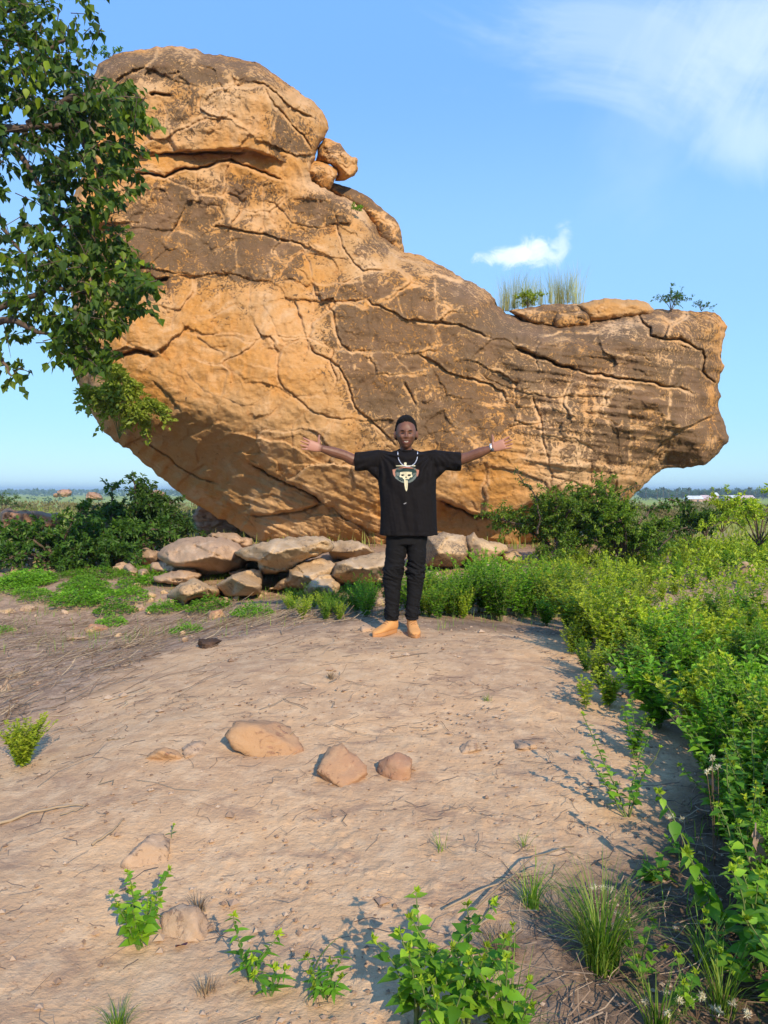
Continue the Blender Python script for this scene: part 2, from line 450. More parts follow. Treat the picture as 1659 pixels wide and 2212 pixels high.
ang_f = np.linspace(R(-40), R(40), 560)
ang_b = np.linspace(R(40), R(320), 72)[1:-1]
ANG = np.concatenate([ang_f, ang_b])
rr = [1.1]
while rr[-1] < 20: rr.append(rr[-1] * 1.0052)
while rr[-1] < 9000: rr.append(rr[-1] * 1.05)
rr = np.array(rr)
A_, R_ = np.meshgrid(ANG, rr)
gx = np.sin(A_) * R_; gy = np.cos(A_) * R_
g0 = gbase(gx, gy)
near = 1 - sst(14, 24, R_)
sm = soilmask(gx, gy)
rough_ = (.010 * fbm(gx * 1.3, gy * 1.3, 2.0, 3) + .0020 * fbm(gx * 21, gy * 21, 4.0, 4, .8)) * (1.0 + .9 * (1 - sm))
cl = fbm(gx * 9, gy * 9, 8.0, 3)
rough_ += .007 * sst(.25, .7, cl) * sst(-.1, .5, fbm(gx * 1.3, gy * 1.3, 5.5, 2))      # clods
tr = np.abs(fbm(gx * 2.2 + .5 * gy, gy * 3.0, 14.0, 3))                                  # little rills
rough_ -= .003 * np.exp(-(tr / .05) ** 2) * sm
gz_all = g0 + rough_ * near
nr, na = gx.shape
V = np.stack([gx, gy, gz_all], -1).reshape(-1, 3)
idx = np.arange(nr * na).reshape(nr, na)
a_ = idx[:-1, :]; b_ = idx[1:, :]
F = np.stack([a_, np.roll(a_, -1, 1), np.roll(b_, -1, 1), b_], -1).reshape(-1, 4)
V = np.vstack([V, [[0, 0, gz(0, 0)]]]); c = len(V) - 1
i0 = idx[0]; F3 = np.stack([np.full(na, c), np.roll(i0, -1), i0], 1)
gxx = V[:, 0]; gyy = V[:, 1]
soil = soilmask(gxx, gyy)
field = sst(17, 30, gyy + 3 * fbm(gxx * .15, gyy * .15, 3, 3) + np.abs(gxx) * .2)
dist_ = np.hypot(gxx, gyy)
m, nt, b = newmat('ground_soil')
P = geopos(nt)
sA, fA, dA = attr(nt, 'soil'), attr(nt, 'field'), attr(nt, 'dark_litter')
n1 = noise_node(nt, 1.1, 5, .6, vec=P); n2 = noise_node(nt, 9, 6, .65, vec=P); n3 = noise_node(nt, 60, 4, .6, vec=P)
n4 = noise_node(nt, 20, 7, .75, 1.4, vec=geopos(nt, (.6, 1.2, 1))); n8 = noise_node(nt, 4.5, 6, .7, .6, vec=geopos(nt, (.7, 1.3, 1)))
soilc = mixc(nt, mapr(nt, n1, .3, .7), (.62, .40, .215), (.46, .295, .17))
soilc = mixc(nt, mapr(nt, n2, .42, .68, 0, .6), soilc, (.70, .50, .30))
soilc = mixc(nt, mapr(nt, n4, .56, .68, 0, .8), soilc, (.23, .135, .08))
soilc = mixc(nt, mapr(nt, n3, .66, .76, 0, .6), soilc, (.18, .11, .07))
soilc = mixc(nt, mapr(nt, n8, .50, .68, 0, .65), soilc, (.30, .19, .125))
lit = mixc(nt, mapr(nt, n2, .35, .65), (.28, .185, .12), (.45, .315, .21))
lit = mixc(nt, mapr(nt, n3, .5, .75, 0, .7), lit, (.09, .06, .04))
lit = mixc(nt, mapr(nt, n4, .5, .66, 0, .55), lit, (.42, .30, .20))
n5 = noise_node(nt, .05, 6, .6, vec=P); n6 = noise_node(nt, .4, 5, .65, vec=P); n7 = noise_node(nt, .012, 5, .6, vec=geopos(nt, (1, 3, 1)))
fld = mixc(nt, mapr(nt, n5, .35, .62), (.25, .32, .04), (.35, .39, .055))
fld = mixc(nt, mapr(nt, n6, .5, .72, 0, .7), fld, (.34, .28, .13))
fld = mixc(nt, mapr(nt, n7, .5, .66, 0, .6), fld, (.14, .22, .035))
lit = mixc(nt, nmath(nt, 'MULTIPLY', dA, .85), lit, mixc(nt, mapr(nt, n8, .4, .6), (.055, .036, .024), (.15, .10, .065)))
c1 = mixc(nt, sA, lit, soilc)
c2 = mixc(nt, fA, c1, fld)
nt.links.new(c2, b.inputs['Base Color']); b.inputs['Roughness'].default_value = .95; b.inputs['Specular IOR Level'].default_value = .1
hh = nmath(nt, 'ADD', nmath(nt, 'MULTIPLY', n2, .30), nmath(nt, 'ADD', nmath(nt, 'MULTIPLY', n3, .40), nmath(nt, 'MULTIPLY', n4, -.5)))
bump(nt, b, hh, .9, .016)
GROUND_M = m
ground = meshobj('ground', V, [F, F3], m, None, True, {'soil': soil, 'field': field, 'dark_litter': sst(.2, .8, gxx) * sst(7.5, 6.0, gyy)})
tag(ground, 'bare sandy ground running out to a green plain', kind='structure')
# ------------------------------------------------------------------ sandstone
def sandstone(name, base1, base2, dark=(.085, .062, .048), light=(.60, .44, .29), pscale=1.0, bd=.03):
    m, nt, b = newmat(name)
    P = geopos(nt)
    n0 = noise_node(nt, .45, 5, .6, vec=P); n1 = noise_node(nt, 2.2 * pscale, 8, .68, .4, vec=P)
    worm = noise_node(nt, 8.5 * pscale, 3, .5, 2.2, vec=geopos(nt, (1, 1, .8)))
    fine = noise_node(nt, 60, 8, .8, vec=P); mid = noise_node(nt, 16, 8, .7, .5, vec=geopos(nt, (1, 1, 1.7)))
    streak = noise_node(nt, 5.0 * pscale, 6, .65, .3, vec=geopos(nt, (1, 1, .22)))
    n2 = noise_node(nt, 1.1 * pscale, 6, .62, .8, vec=geopos(nt, (1, 1, 1.3)))
    pat, edge, tint = attr(nt, 'patina'), attr(nt, 'edge'), attr(nt, 'tint')
    c = mixc(nt, mapr(nt, n0, .40, .60), base1, base2)
    c = mixc(nt, mapr(nt, n2, .50, .70, 0, .55), c, light)
    c = mixc(nt, mapr(nt, n1, .55, .75, 0, .55), c, tuple(x * k_ for x, k_ in zip(base1, (.62, .52, .50))))
    c = mixc(nt, mapr(nt, streak, .56, .74, 0, .45), c, tuple(x * k_ for x, k_ in zip(base1, (.55, .48, .55))))
    c = mixc(nt, mapr(nt, mid, .54, .70, 0, .42), c, tuple(x * .55 for x in base1))
    c = mixc(nt, mapr(nt, mid, .46, .32, 0, .35), c, light)
    c = mixc(nt, nmath(nt, 'MULTIPLY', tint, .8), c, light)
    # dark weathering skin, broken up by the grain of the stone
    k = nmath(nt, 'ADD', pat, nmath(nt, 'MULTIPLY', nmath(nt, 'SUBTRACT', n1, .5), 1.7))
    k = nmath(nt, 'ADD', k, nmath(nt, 'MULTIPLY', nmath(nt, 'SUBTRACT', worm, .5), 2.2))
    k = nmath(nt, 'ADD', k, nmath(nt, 'MULTIPLY', nmath(nt, 'SUBTRACT', mid, .5), 1.1))
    k = nmath(nt, 'SUBTRACT', k, nmath(nt, 'MULTIPLY', edge, 1.0))
    mask = mapr(nt, k, .36, .74)
    dk = mixc(nt, mapr(nt, fine, .38, .7), dark, tuple(min(1, x * 2.2) for x in dark))
    dk = mixc(nt, mapr(nt, n2, .42, .66, 0, .7), dk, tuple(x * q for x, q in zip(dark, (2.3, 2.0, 1.9))))
    c = mixc(nt, nmath(nt, 'MULTIPLY', mask, .88), c, dk)
    c = mixc(nt, nmath(nt, 'MULTIPLY', edge, .62), c, light)
    nt.links.new(c, b.inputs['Base Color']); b.inputs['Roughness'].default_value = .9; b.inputs['Specular IOR Level'].default_value = .15
    h = nmath(nt, 'ADD', nmath(nt, 'MULTIPLY', mask, .35), nmath(nt, 'MULTIPLY', mid, .8))
    h = nmath(nt, 'ADD', h, nmath(nt, 'MULTIPLY', fine, .5)); h = nmath(nt, 'ADD', h, nmath(nt, 'MULTIPLY', n1, .6))
    bump(nt, b, h, .9, bd * 1.3)
    return m
ROCK_M = sandstone('sandstone', (.54, .265, .072), (.49, .29, .125), (.085, .058, .036), (.70, .48, .28))
PALE_M = sandstone('pale_sandstone', (.53, .36, .19), (.42, .285, .16), (.12, .095, .070), (.66, .52, .35), 2.5, .012)
STONE_M = sandstone('ochre_stone', (.43, .26, .135), (.37, .20, .12), (.22, .115, .07), (.56, .40, .23), 1.6, .008)
PINK_M = sandstone('pink_stone', (.45, .30, .185), (.38, .265, .17), (.15, .105, .075), (.60, .45, .31), 2.2, .008)
FARROCK_M = sandstone('far_rock', (.40, .22, .13), (.36, .22, .14), (.10, .07, .055), (.50, .36, .25), .5, .05)

def pl(s, sc=1.0, ox=0.0, oy=0.0):
    v = [float(t) for t in s.split()]
    return np.array(v).reshape(-1, 2) * sc + np.array([ox, oy])
Z1 = dict(sc=.4167, ox=153.6, oy=76.8)      # tracing sheets: scale and offset of each
Z2 = dict(sc=.3704, ox=537.6, oy=537.6)
Z3 = dict(sc=.3750, ox=1036.9, oy=537.6)
ZL = dict(sc=.2778, ox=153.6, oy=768.0)
ZB = dict(sc=.5093, ox=268.8, oy=1113.7)

def relief(name, outline, Yr, B, Rp, step, mat, seed=0, cracks=(), ledges=(), dark=(), tints=(), cell=(60, 45), tiltamp=.10, offamp=.05,
           crackw=1.3, crackd=.05, rough=1.5, fine=.012, back=None, extra=None, pow_=2.0, chip=1.0, base_pat=0.0, parent=None, origin=None, chisel=0):
    """a solid rock: front relief inside a traced outline at real distance Yr, a back of its own behind it"""
    O = resample(outline, 3.0 if step < 4 else step * .8)
    T = np.roll(O, -1, 0) - np.roll(O, 1, 0); T /= np.hypot(*T.T)[:, None] + 1e-9
    s = np.arange(len(O)) * 3.0
    nz = fbm(O[:, 0] * .05 / chip, O[:, 1] * .05 / chip, seed * 3.1, 4, .55) * rough * 1.6
    O = O + np.stack([T[:, 1], -T[:, 0]], 1) * nz[:, None]
    x0, y0 = O.min(0) - step * 1.5; x1, y1 = O.max(0) + step * 1.5
    X, Yg = np.meshgrid(np.arange(x0, x1, step), np.arange(y0, y1, step))
    ins = inside(X, Yg, O)
    # distance on a coarse grid, refined by interpolation
    cs = max(step, 5.0)
    cx = np.arange(x0, x1 + cs, cs); cy = np.arange(y0, y1 + cs, cs)
    CX, CY = np.meshgrid(cx, cy); D, _, _ = pldist(CX.ravel(), CY.ravel(), O, True); D = D.reshape(CX.shape)
    fx = (X - x0) / cs; fy = (Yg - y0) / cs; ix = np.minimum(fx.astype(int), len(cx) - 2); iy = np.minimum(fy.astype(int), len(cy) - 2)
    tx = fx - ix; ty = fy - iy
    d = (D[iy, ix] * (1 - tx) + D[iy, ix + 1] * tx) * (1 - ty) + (D[iy + 1, ix] * (1 - tx) + D[iy + 1, ix + 1] * tx) * ty
    d = np.where(ins, d, 0)
    cell_ok = ins[:-1, :-1] | ins[1:, :-1] | ins[:-1, 1:] | ins[1:, 1:]
    used = np.zeros(ins.shape, bool)
    used[:-1, :-1] |= cell_ok; used[1:, :-1] |= cell_ok; used[:-1, 1:] |= cell_ok; used[1:, 1:] |= cell_ok
    rim = used & ~ins
    px = X.copy(); py = Yg.copy()
    rd, qx, qy = pldist(X[rim], Yg[rim], O, True)
    px[rim] = qx; py[rim] = qy
    m = used
    px = px[m]; py = py[m]; d = d[m]; isrim = rim[m]
    # warped coordinates make every traced line wander like a real joint
    wx = px + 5.0 * chip * fbm(px * .018 / chip, py * .018 / chip, seed + .3, 3) + 1.8 * fbm(px * .08, py * .08, seed + 9.3, 2)
    wy = py + 5.0 * chip * fbm(px * .018 / chip + 40, py * .018 / chip, seed + 4.3, 3) + 1.8 * fbm(px * .08 + 31, py * .08, seed + 2.3, 2)
    YR = Yr(px, py) if callable(Yr) else np.full(px.shape, float(Yr))
    RP = Rp(px, py) if callable(Rp) else Rp
    BB = B(px, py) if callable(B) else B
    t = np.clip(d / RP, 0, 1)
    prof = (1 - (1 - t) ** pow_) ** (1 / pow_)
    if chisel:      # broken faces: the lowest of a handful of planes
        rc = np.random.default_rng(seed * 7 + 1); mx_, my_ = O.mean(0); sx_, sy_ = np.ptp(O[:, 0]) * .5, np.ptp(O[:, 1]) * .5
        h = np.full(px.shape, 9.0)
        for i in range(chisel):
            a_i = 6.283 * (i + rc.uniform(-.35, .35)) / chisel; sl_i = rc.uniform(.5, 1.5); r_i = rc.uniform(.15, .75)
            q_ = ((px - mx_) / sx_ * math.cos(a_i) + (py - my_) / sy_ * math.sin(a_i))
            h = np.minimum(h, 1.0 + (r_i - q_) * sl_i)
        h = np.clip(h / (h.max() + 1e-6), .12, 1); prof = prof * (.25 + .75 * h)
    Y = YR - BB * prof
    edge = np.zeros(px.shape); pat = np.full(px.shape, base_pat); tint = np.zeros(px.shape)
    inner = sst(0, 10 * min(1, chip), d)
    # facets: tilted plates with joints between them
    for (cw, ch, ta, oa, k, cr) in ((cell[0], cell[1], tiltamp * .8, offamp * .7, 0, 1.0), (cell[0] * .37, cell[1] * .40, tiltamp * .28, offamp * .18, 5, .3)):
        ux = wx / cw + .25 * fbm(wx / cw * .8, wy / ch * .8, seed + k, 3); uy = wy / ch + .25 * fbm(wx / cw * .8 + 9, wy / ch * .8, seed + k, 3)
        F1, F2, ID, DX, DY = voro(ux, uy, seed * 13 + k)
        h1 = _perm[ID + 11] / 255. - .5; h2 = _perm[ID + 91] / 255. - .5; h3 = _perm[ID + 151] / 255. - .5
        border = F2 - F1
        Y = Y + inner * (h1 * 2 * oa + (h2 * DX * 2 + h3 * DY * 2) * ta)
        pres = sst(-.15, .35, fbm(wx / cw * .6 + 5, wy / ch * .6, seed + 7 + k, 3) + (-.05 if k == 0 else -.42))
        wpx = border * min(cw, ch) * .5
        g = np.exp(-(wpx / (crackw * (1.0 if k == 0 else .7))) ** 2) * pres
        Y = Y + inner * g * crackd * cr
        edge = np.maximum(edge, np.exp(-((wpx - 2.2) / 2.4) ** 2) * pres * (.7 if k == 0 else .35))
        pat = pat + (h3 * .22 if k == 0 else h1 * .12)
    for (P, w, dep, step_, fall, ew) in cracks:
        P = np.asarray(P); mg = 40 + fall
        mm = (px > P[:, 0].min() - mg) & (px < P[:, 0].max() + mg) & (py > P[:, 1].min() - mg) & (py < P[:, 1].max() + mg)
        if not mm.any(): continue
        r, _, _, sd, tt = pldist(wx[mm], wy[mm], P, False, True)
        taper = np.clip(np.minimum(tt, 1 - tt) * 8 + .25, 0, 1)
        Y[mm] += inner[mm] * dep * (.26 if dep < .13 else .42 if dep < .19 else .8) * taper * np.exp(-(r / (w * .75)) ** 2)
        Y[mm] += inner[mm] * step_ * taper * np.exp(-r / fall) * sst(-1.0, 1.2, sd * r)      # the lower side lies back (or stands out)
        edge[mm] = np.maximum(edge[mm], ew * taper * (np.exp(-(r / 2.6) ** 2) if dep < .13 else np.exp(-((r - w - 1.2) / 2.6) ** 2) * (.35 + .65 * (sd > 0))))
    Y = Y + inner * (.05 * fbm(px * .02, py * .02, seed + 2, 3) + .010 * fbm(px * .07, py * .09, seed + 3, 3)) * min(1.5, max(.3, BB.mean() if hasattr(BB, 'mean') else BB) )
    rid = 1 - np.abs(fbm(px * .11, py * .13, seed + 5, 3, .55)) * 2
    Y = Y + fine * (.6 * fbm(px * .3, py * .34, seed + 6, 2, .6) - .45 * rid * sst(-.1, .5, fbm(px * .02, py * .02, seed + 55, 2))) * inner
    if extra: Y, pat, tint, edge = extra(px, py, Y, pat, tint, edge, inner, d)
    for (cx_, cy_, ax, ay, v) in dark:
        q = ((wx - cx_) / ax) ** 2 + ((wy - cy_) / ay) ** 2
        pat = pat + v * 1.22 * np.exp(-(q * .8) ** 1.6)
    pat = np.where(pat > .45, .45 + .42 * np.tanh((pat - .45) / .42), pat)
    for (cx_, cy_, ax, ay, v) in tints:
        q = ((wx - cx_) / ax) ** 2 + ((wy - cy_) / ay) ** 2
        tint = tint + v * np.exp(-q ** 1.5)
    Y = np.where(isrim, YR, Y)
    VV = at(px, py, Y)
    num = np.full(ins.shape, -1); num[m] = np.arange(len(px))
    a_ = num[:-1, :-1][cell_ok]; b_ = num[:-1, 1:][cell_ok]; c_ = num[1:, 1:][cell_ok]; d_ = num[1:, :-1][cell_ok]
    F = np.stack([a_, d_, c_, b_], 1)
    # the back: same outline, coarser
    k = back if back is not None else (B.mean() if hasattr(B, 'mean') else (B if not callable(B) else 2.0))
    bs = step * (3 if step < 4 else 1.6)
    X2, Y2 = np.meshgrid(np.arange(x0, x1 + bs, bs), np.arange(y0, y1 + bs, bs)); in2 = inside(X2, Y2, O)
    ok2 = in2[:-1, :-1] | in2[1:, :-1] | in2[:-1, 1:] | in2[1:, 1:]
    us2 = np.zeros(in2.shape, bool); us2[:-1, :-1] |= ok2; us2[1:, :-1] |= ok2; us2[:-1, 1:] |= ok2; us2[1:, 1:] |= ok2
    d2, q2x, q2y = pldist(X2[us2], Y2[us2], O, True); i2 = in2[us2]
    bx = np.where(i2, X2[us2], q2x); by = np.where(i2, Y2[us2], q2y); d2 = np.where(i2, d2, 0)
    YR2 = Yr(bx, by) if callable(Yr) else np.full(bx.shape, float(Yr))
    RP2 = Rp(bx, by) if callable(Rp) else Rp
    t2 = np.clip(d2 / RP2, 0, 1); yb = YR2 + k * np.sqrt(1 - (1 - t2) ** 2) + .12 * k * fbm(bx * .02, by * .02, seed + 31, 3) * t2
    VB = at(bx, by, yb); n0 = len(VV)
    num2 = np.full(in2.shape, -1); num2[us2] = np.arange(len(bx)) + n0
    a2 = num2[:-1, :-1][ok2]; b2 = num2[:-1, 1:][ok2]; c2 = num2[1:, 1:][ok2]; e2 = num2[1:, :-1][ok2]
    FB = np.stack([a2, b2, c2, e2], 1)
    z = np.zeros(len(bx))
    loc = origin if origin is not None else at(O[:, 0].mean(), O[:, 1].max(), float(np.mean(YR)))
    return meshobj(name, np.vstack([VV, VB]), np.vstack([F, FB]), mat, parent, True,
                   {'patina': np.r_[pat, z + .35], 'edge': np.r_[np.clip(edge, 0, 1), z], 'tint': np.r_[np.clip(tint, 0, 1), z]}, loc)

# ---- the main boulder
BODY = pl('''200 330 300 300 420 296 560 300 640 320 668 360 672 392
 708 410 740 425 770 441 795 465 808 482 820 508 846 527 873 543 908 552 945 571 975 586 1001 602 1034 617 1062 634 1074 662
 1090 676 1130 690 1198 699 1277 690 1330 680 1382 671 1449 668 1502 674 1543 676 1565 693 1569 706 1560 744 1557 772 1562 790 1557 812 1549 834 1556 856 1550 877
 1569 920 1573 952 1556 974 1526 1002 1508 1006 1479 1011 1431 1013 1410 1030 1389 1051 1372 1068 1352 1085 1310 1120 1250 1150 1180 1170 1120 1190
 1050 1196 940 1194 832 1192 817 1189 798 1186 770 1178 740 1172 700 1178 600 1185 566 1178 540 1158 515 1142 470 1117 415 1084 370 1050 331 1017
 281 973 251 956 214 920 187 872 172 838 158 803 152 740 160 690 150 620 156 541 148 480 160 420''')
def bY(x, y):
    v = 17.0 - .45 * sst(820, 1180, y) + .9 * sst(880, 1080, y) * sst(760, 380, x) - .5 * sst(500, 150, x) + .5 * sst(1350, 1560, x)
    return v
def bR(x, y):
    top = 70.0 + 0 * x
    low = 300.0 - 60 * sst(900, 1300, x) 
    k = sst(720, 1020, y)
    lft = sst(480, 230, x) * 90
    r = top * (1 - k) + low * k + lft * (1 - k)
    return np.where((x < 760) & (y < 480), 20 + 0 * x, r) * (1 - 0 * x)
def bB(x, y):
    return 2.1 - .9 * sst(1400, 1570, x) * sst(1000, 700, y) + .9 * np.exp(-(((x - 640) / 330.) ** 2 + ((y - 860) / 230.) ** 2)) + .35 * np.exp(-(((x - 1250) / 250.) ** 2 + ((y - 900) / 180.) ** 2)) - .5 * sst(700, 420, y)

C = []
def ck(s, w=1.6, dep=.07, stp=0.0, fall=25, ew=.6, Z=None):
    C.append((pl(s, **(Z or {})), w, dep, stp, fall, ew))
# ledge crevices under the crowning block
ck('340 715 410 712 480 732 520 710 560 690 600 685 650 698 710 680 765 652', 3.5, .45, -.05, 40, .5, Z1)
ck('420 626 550 612 650 612 720 598 800 604 900 596', 3, .35, .10, 45, .4, Z1)
ck('765 652 830 650 900 680 1000 720 1090 742', 3, .30, -.12, 40, .5, Z1)
ck('655 710 660 745 655 800', 2.0, .16, 0, 20, .3, Z1)
ck('655 800 700 795 760 765 800 765', 2.0, .12, -.1, 22, .3, Z1)
ck('480 735 540 760 600 780 655 802', 2.0, .14, -.06, 30, .4, Z1)
# upper joints
ck('725 990 790 985 900 1010 1000 1030 1060 1050 1180 1075 1240 1110', 2.2, .16, .10, 30, .6, Z1)
ck('1000 760 1003 900 1000 1030', 1.8, .12, .03, 20, .7, Z1)
ck('810 810 850 830 880 860 905 840', 2.2, .12, .08, 18, .5, Z1)
ck('700 870 780 880 800 940 725 990', 1.6, .08, .05, 20, .5, Z1)
ck('1005 860 1060 870 1100 905 1140 960 1230 985 1380 995', 1.8, .10, .06, 26, .6, Z1)
ck('1115 790 1125 870 1150 930 1140 960', 1.6, .08, .04, 18, .5, Z1)
ck('1150 850 1230 840 1330 860', 1.6, .06, .05, 18, .5, Z1)
ck('1370 930 1400 1040 1410 1090 1460 1170 1520 1215 1659 1215', 2.0, .13, .07, 26, .8, Z1)
ck('1210 1120 1300 1145 1440 1155', 1.8, .10, .05, 22, .4, Z1)
ck('1250 1275 1300 1290 1400 1282 1510 1275', 1.8, .08, -.10, 30, .5, Z1)
ck('1500 1190 1510 1240 1508 1275', 1.6, .06, .0, 18, .6, Z1)
ck('260 968 360 970 385 900', 1.6, .08, .07, 20, .6, Z1)
ck('400 1240 440 1265 500 1255', 3.5, .35, .22, 26, .1, Z1)
ck('540 1245 640 1240 760 1225 860 1240 930 1262 1020 1270 1060 1250', 2, .12, .09, 26, .5, Z1)
ck('1060 1250 1100 1200 1140 1150 1200 1110 1235 1170 1250 1260', 1.8, .09, .06, 22, .7, Z1)
ck('930 1262 935 1330 930 1400 925 1430', 1.8, .10, .05, 18, .5, Z1)
ck('1100 1270 1130 1262 1180 1290 1220 1310', 3.0, .16, -.10, 16, .3, Z1)
ck('850 1050 855 1120 860 1230', 1.4, .06, .02, 14, .5, Z1)
ck('580 1530 640 1545 700 1545 790 1540 860 1548 940 1558', 1.8, .10, -.04, 22, .5, Z1)
ck('640 1545 700 1590 760 1635 800 1659', 1.8, .09, .04, 22, .5, Z1)
ck('990 1380 1020 1450 1060 1540 1100 1590 1200 1575', 1.6, .07, .03, 20, .5, Z1)
ck('1160 1370 1180 1450 1215 1560 1230 1640', 1.6, .08, .05, 22, .5, Z1)
ck('180 1410 230 1480 260 1560 330 1610 370 1620', 2.0, .10, .05, 22, .3, Z1)
ck('300 800 340 740 380 725', 2.0, .12, .08, 22, .4, Z1)
ck('520 1330 530 1420 525 1530', 1.6, .08, .05, 18, .5, Z1)
# middle: the long joint that separates orange face from dark skin
ck('375 185 385 250 420 285 470 305 560 305 620 298 670 285', 2.0, .14, .06, 26, .8, Z2)
ck('670 285 720 320 780 335 850 360 900 405 930 418 1010 412 1100 435 1220 440 1330 480 1440 530', 2.2, .15, .10, 30, .9, Z2)
ck('450 320 490 370 500 440 515 500 540 560 600 590 710 595', 2.2, .13, .07, 26, .8, Z2)
ck('340 540 380 590 450 635 520 680 560 750 590 830 630 920 700 990 780 1070 860 1150', 2.4, .18, .08, 34, .9, Z2)
ck('340 540 300 530 240 550 200 575 170 640 160 710 180 790 240 840 320 905 360 940 450 975 540 990 640 995', 2.0, .13, .05, 30, .6, Z2)
ck('630 930 590 955 545 985', 1.5, .07, 0, 16, .5, Z2)
ck('345 540 335 460 365 360 370 280 385 255', 1.6, .09, .05, 20, .5, Z2)
ck('270 300 290 380 320 450 335 480', 2.0, .10, .06, 18, .4, Z2)
ck('900 775 935 830 965 865 985 895', 3.0, .16, .06, 14, .5, Z2)
ck('985 895 995 960 990 1020', 1.5, .07, .02, 14, .4, Z2)
ck('850 230 880 300 900 380', 1.6, .08, .03, 16, .7, Z2)
ck('1090 180 1095 300 1095 420', 1.8, .10, .03, 16, .7, Z2)
ck('980 610 1060 650 1130 700 1220 735 1300 765 1420 790 1470 830 1505 900', 2.4, .14, .12, 34, .9, Z2)
ck('1000 150 1100 150 1220 185 1250 190', 1.8, .10, .06, 20, .7, Z2)
ck('1100 420 1160 400 1250 330', 1.3, .06, .02, 14, .6, Z2)
ck('860 630 900 680 950 720', 3, .10, -.05, 12, .4, Z2)
ck('330 945 280 1000 250 1070 255 1140 275 1230', 1.8, .08, .05, 26, .3, Z2)
ck('780 1050 830 1035 860 1030', 1.4, .06, 0, 14, .5, Z2)
ck('640 930 700 1000 740 1060 800 1150 900 1230', 1.3, .05, .03, 14, .6, Z2)
ck('0 920 60 900 100 850 180 780', 1.5, .07, .03, 20, .3, Z2)
ck('0 670 80 685 150 700', 1.5, .07, -.03, 20, .4, Z2)
ck('120 640 200 590', 1.4, .05, .02, 14, .3, Z2)
# right half
ck('215 575 260 590 330 620 400 645 470 680 550 698', 3.5, .40, .06, 20, .4, Z3)
ck('550 698 620 705 700 722 800 745 900 760 1000 770 1080 790 1150 805 1250 830', 2.4, .22, .08, 28, .9, Z3)
ck('0 720 40 745 100 760 160 800 230 825 300 835 420 860 520 840 600 850 700 845 760 850 800 800', 2.0, .12, .08, 26, .9, Z3)
ck('300 840 325 900 350 960 365 1050 380 1130 395 1200 408 1290 405 1370', 2.0, .15, .03, 20, .9, Z3)
ck('100 890 180 890 240 910 310 905 400 915 480 950 570 965', 1.7, .10, .06, 22, .8, Z3)
ck('160 980 230 990 300 1020 360 1050', 2.0, .12, .05, 20, .7, Z3)
ck('600 940 680 965 750 985 800 1025', 1.8, .10, .05, 20, .9, Z3)
ck('370 1080 450 1085 540 1100 620 1130 680 1170', 1.8, .11, .06, 20, .8, Z3)
ck('220 1195 300 1220 400 1250 480 1262 560 1280 640 1290 680 1265', 2.0, .12, .05, 20, .9, Z3)
ck('400 1310 480 1325 560 1355 640 1380', 1.8, .10, .06, 20, .7, Z3)
ck('1095 795 1100 880 1090 960 1075 1040', 2.2, .12, .03, 16, 1.0, Z3)
ck('855 900 865 1000 870 1100 860 1200 855 1320', 2.0, .11, .03, 16, 1.0, Z3)
ck('930 925 1000 950 1085 970', 1.6, .08, .05, 16, .7, Z3)
ck('890 1078 970 1080 1045 1085', 1.7, .10, .04, 16, .9, Z3)
ck('1090 1000 1130 1015 1165 1022', 1.6, .08, .04, 14, .7, Z3)
ck('1130 680 1200 675 1280 700 1320 715', 1.8, .12, .05, 18, .6, Z3)
ck('1120 680 1105 730 1095 790', 1.6, .08, .0, 14, .5, Z3)
ck('910 360 915 400 940 430 970 460 975 500 1010 520', 3.2, .30, .05, 16, .4, Z3)
ck('1010 520 1080 530 1150 525 1230 560 1290 580', 3.0, .26, .10, 24, .4, Z3)
ck('1290 580 1300 620 1280 700 1310 735 1370 775', 2.6, .22, .10, 20, .3, Z3)
ck('340 500 450 480 560 490 640 478 700 480', 1.8, .08, .07, 22, .7, Z3)
ck('330 425 420 428 520 440 640 420 760 390 880 385', 2.0, .12, .05, 24, .6, Z3)
ck('780 630 860 605 930 610 990 650', 1.8, .08, .06, 20, .6, Z3)
ck('560 1130 575 1200 600 1260', 1.3, .05, 0, 12, .6, Z3)
ck('700 870 720 960 740 1010 790 1060', 1.4, .07, .02, 14, .7, Z3)
ck('980 870 1040 860 1080 880', 1.4, .07, .03, 12, .7, Z3)
# underside shelves
ck('583 670 660 720 760 800 850 870 950 920 1050 960 1160 1005', 3.0, .20, .14, 30, .15, ZL)
ck('640 200 700 250 760 300 800 350 840 430', 2.2, .14, .08, 24, .3, ZL)
ck('740 860 850 930', 2, .10, .04, 20, .2, ZL)
ck('890 1020 960 1050 1080 1065', 2, .10, .05, 20, .2, ZL)
ck('1000 690 1110 685 1280 680', 1.8, .08, .03, 20, .4, ZL)
ck('1170 330 1250 360 1320 390 1440 405', 1.6, .08, .03, 22, .4, ZL)
ck('880 110 960 200 1040 270 1170 330', 1.6, .07, .03, 22, .4, ZL)
ck('1210 110 1190 220 1165 320', 1.8, .08, .04, 22, .3, ZL)
ck('1100 600 1120 660 1200 740 1230 760', 1.6, .08, .04, 20, .3, ZL)
ck('538 1001 612 1038 650 1056 686 1072 702 1088', 3.5, .32, .42, 38, .15)
ck('538 1112 580 1113 630 1107 665 1098 700 1088', 3.0, .20, .35, 40, .5)
ck('702 1088 740 1110 775 1135 815 1148 832 1140', 2.6, .16, .22, 30, .4)
ck('945 1080 980 1094 1015 1107 1050 1113 1085 1115 1120 1104 1150 1085', 4.0, .50, .95, 90, .1)
ck('470 1060 520 1100 560 1140 600 1165', 2.2, .12, .12, 26, .3)
ck('150 790 240 770 300 758 340 768', 5, .55, .10, 26, .1)
ck('1380 1030 1430 960 1470 930 1540 900', 2.2, .14, .35, 60, .5)
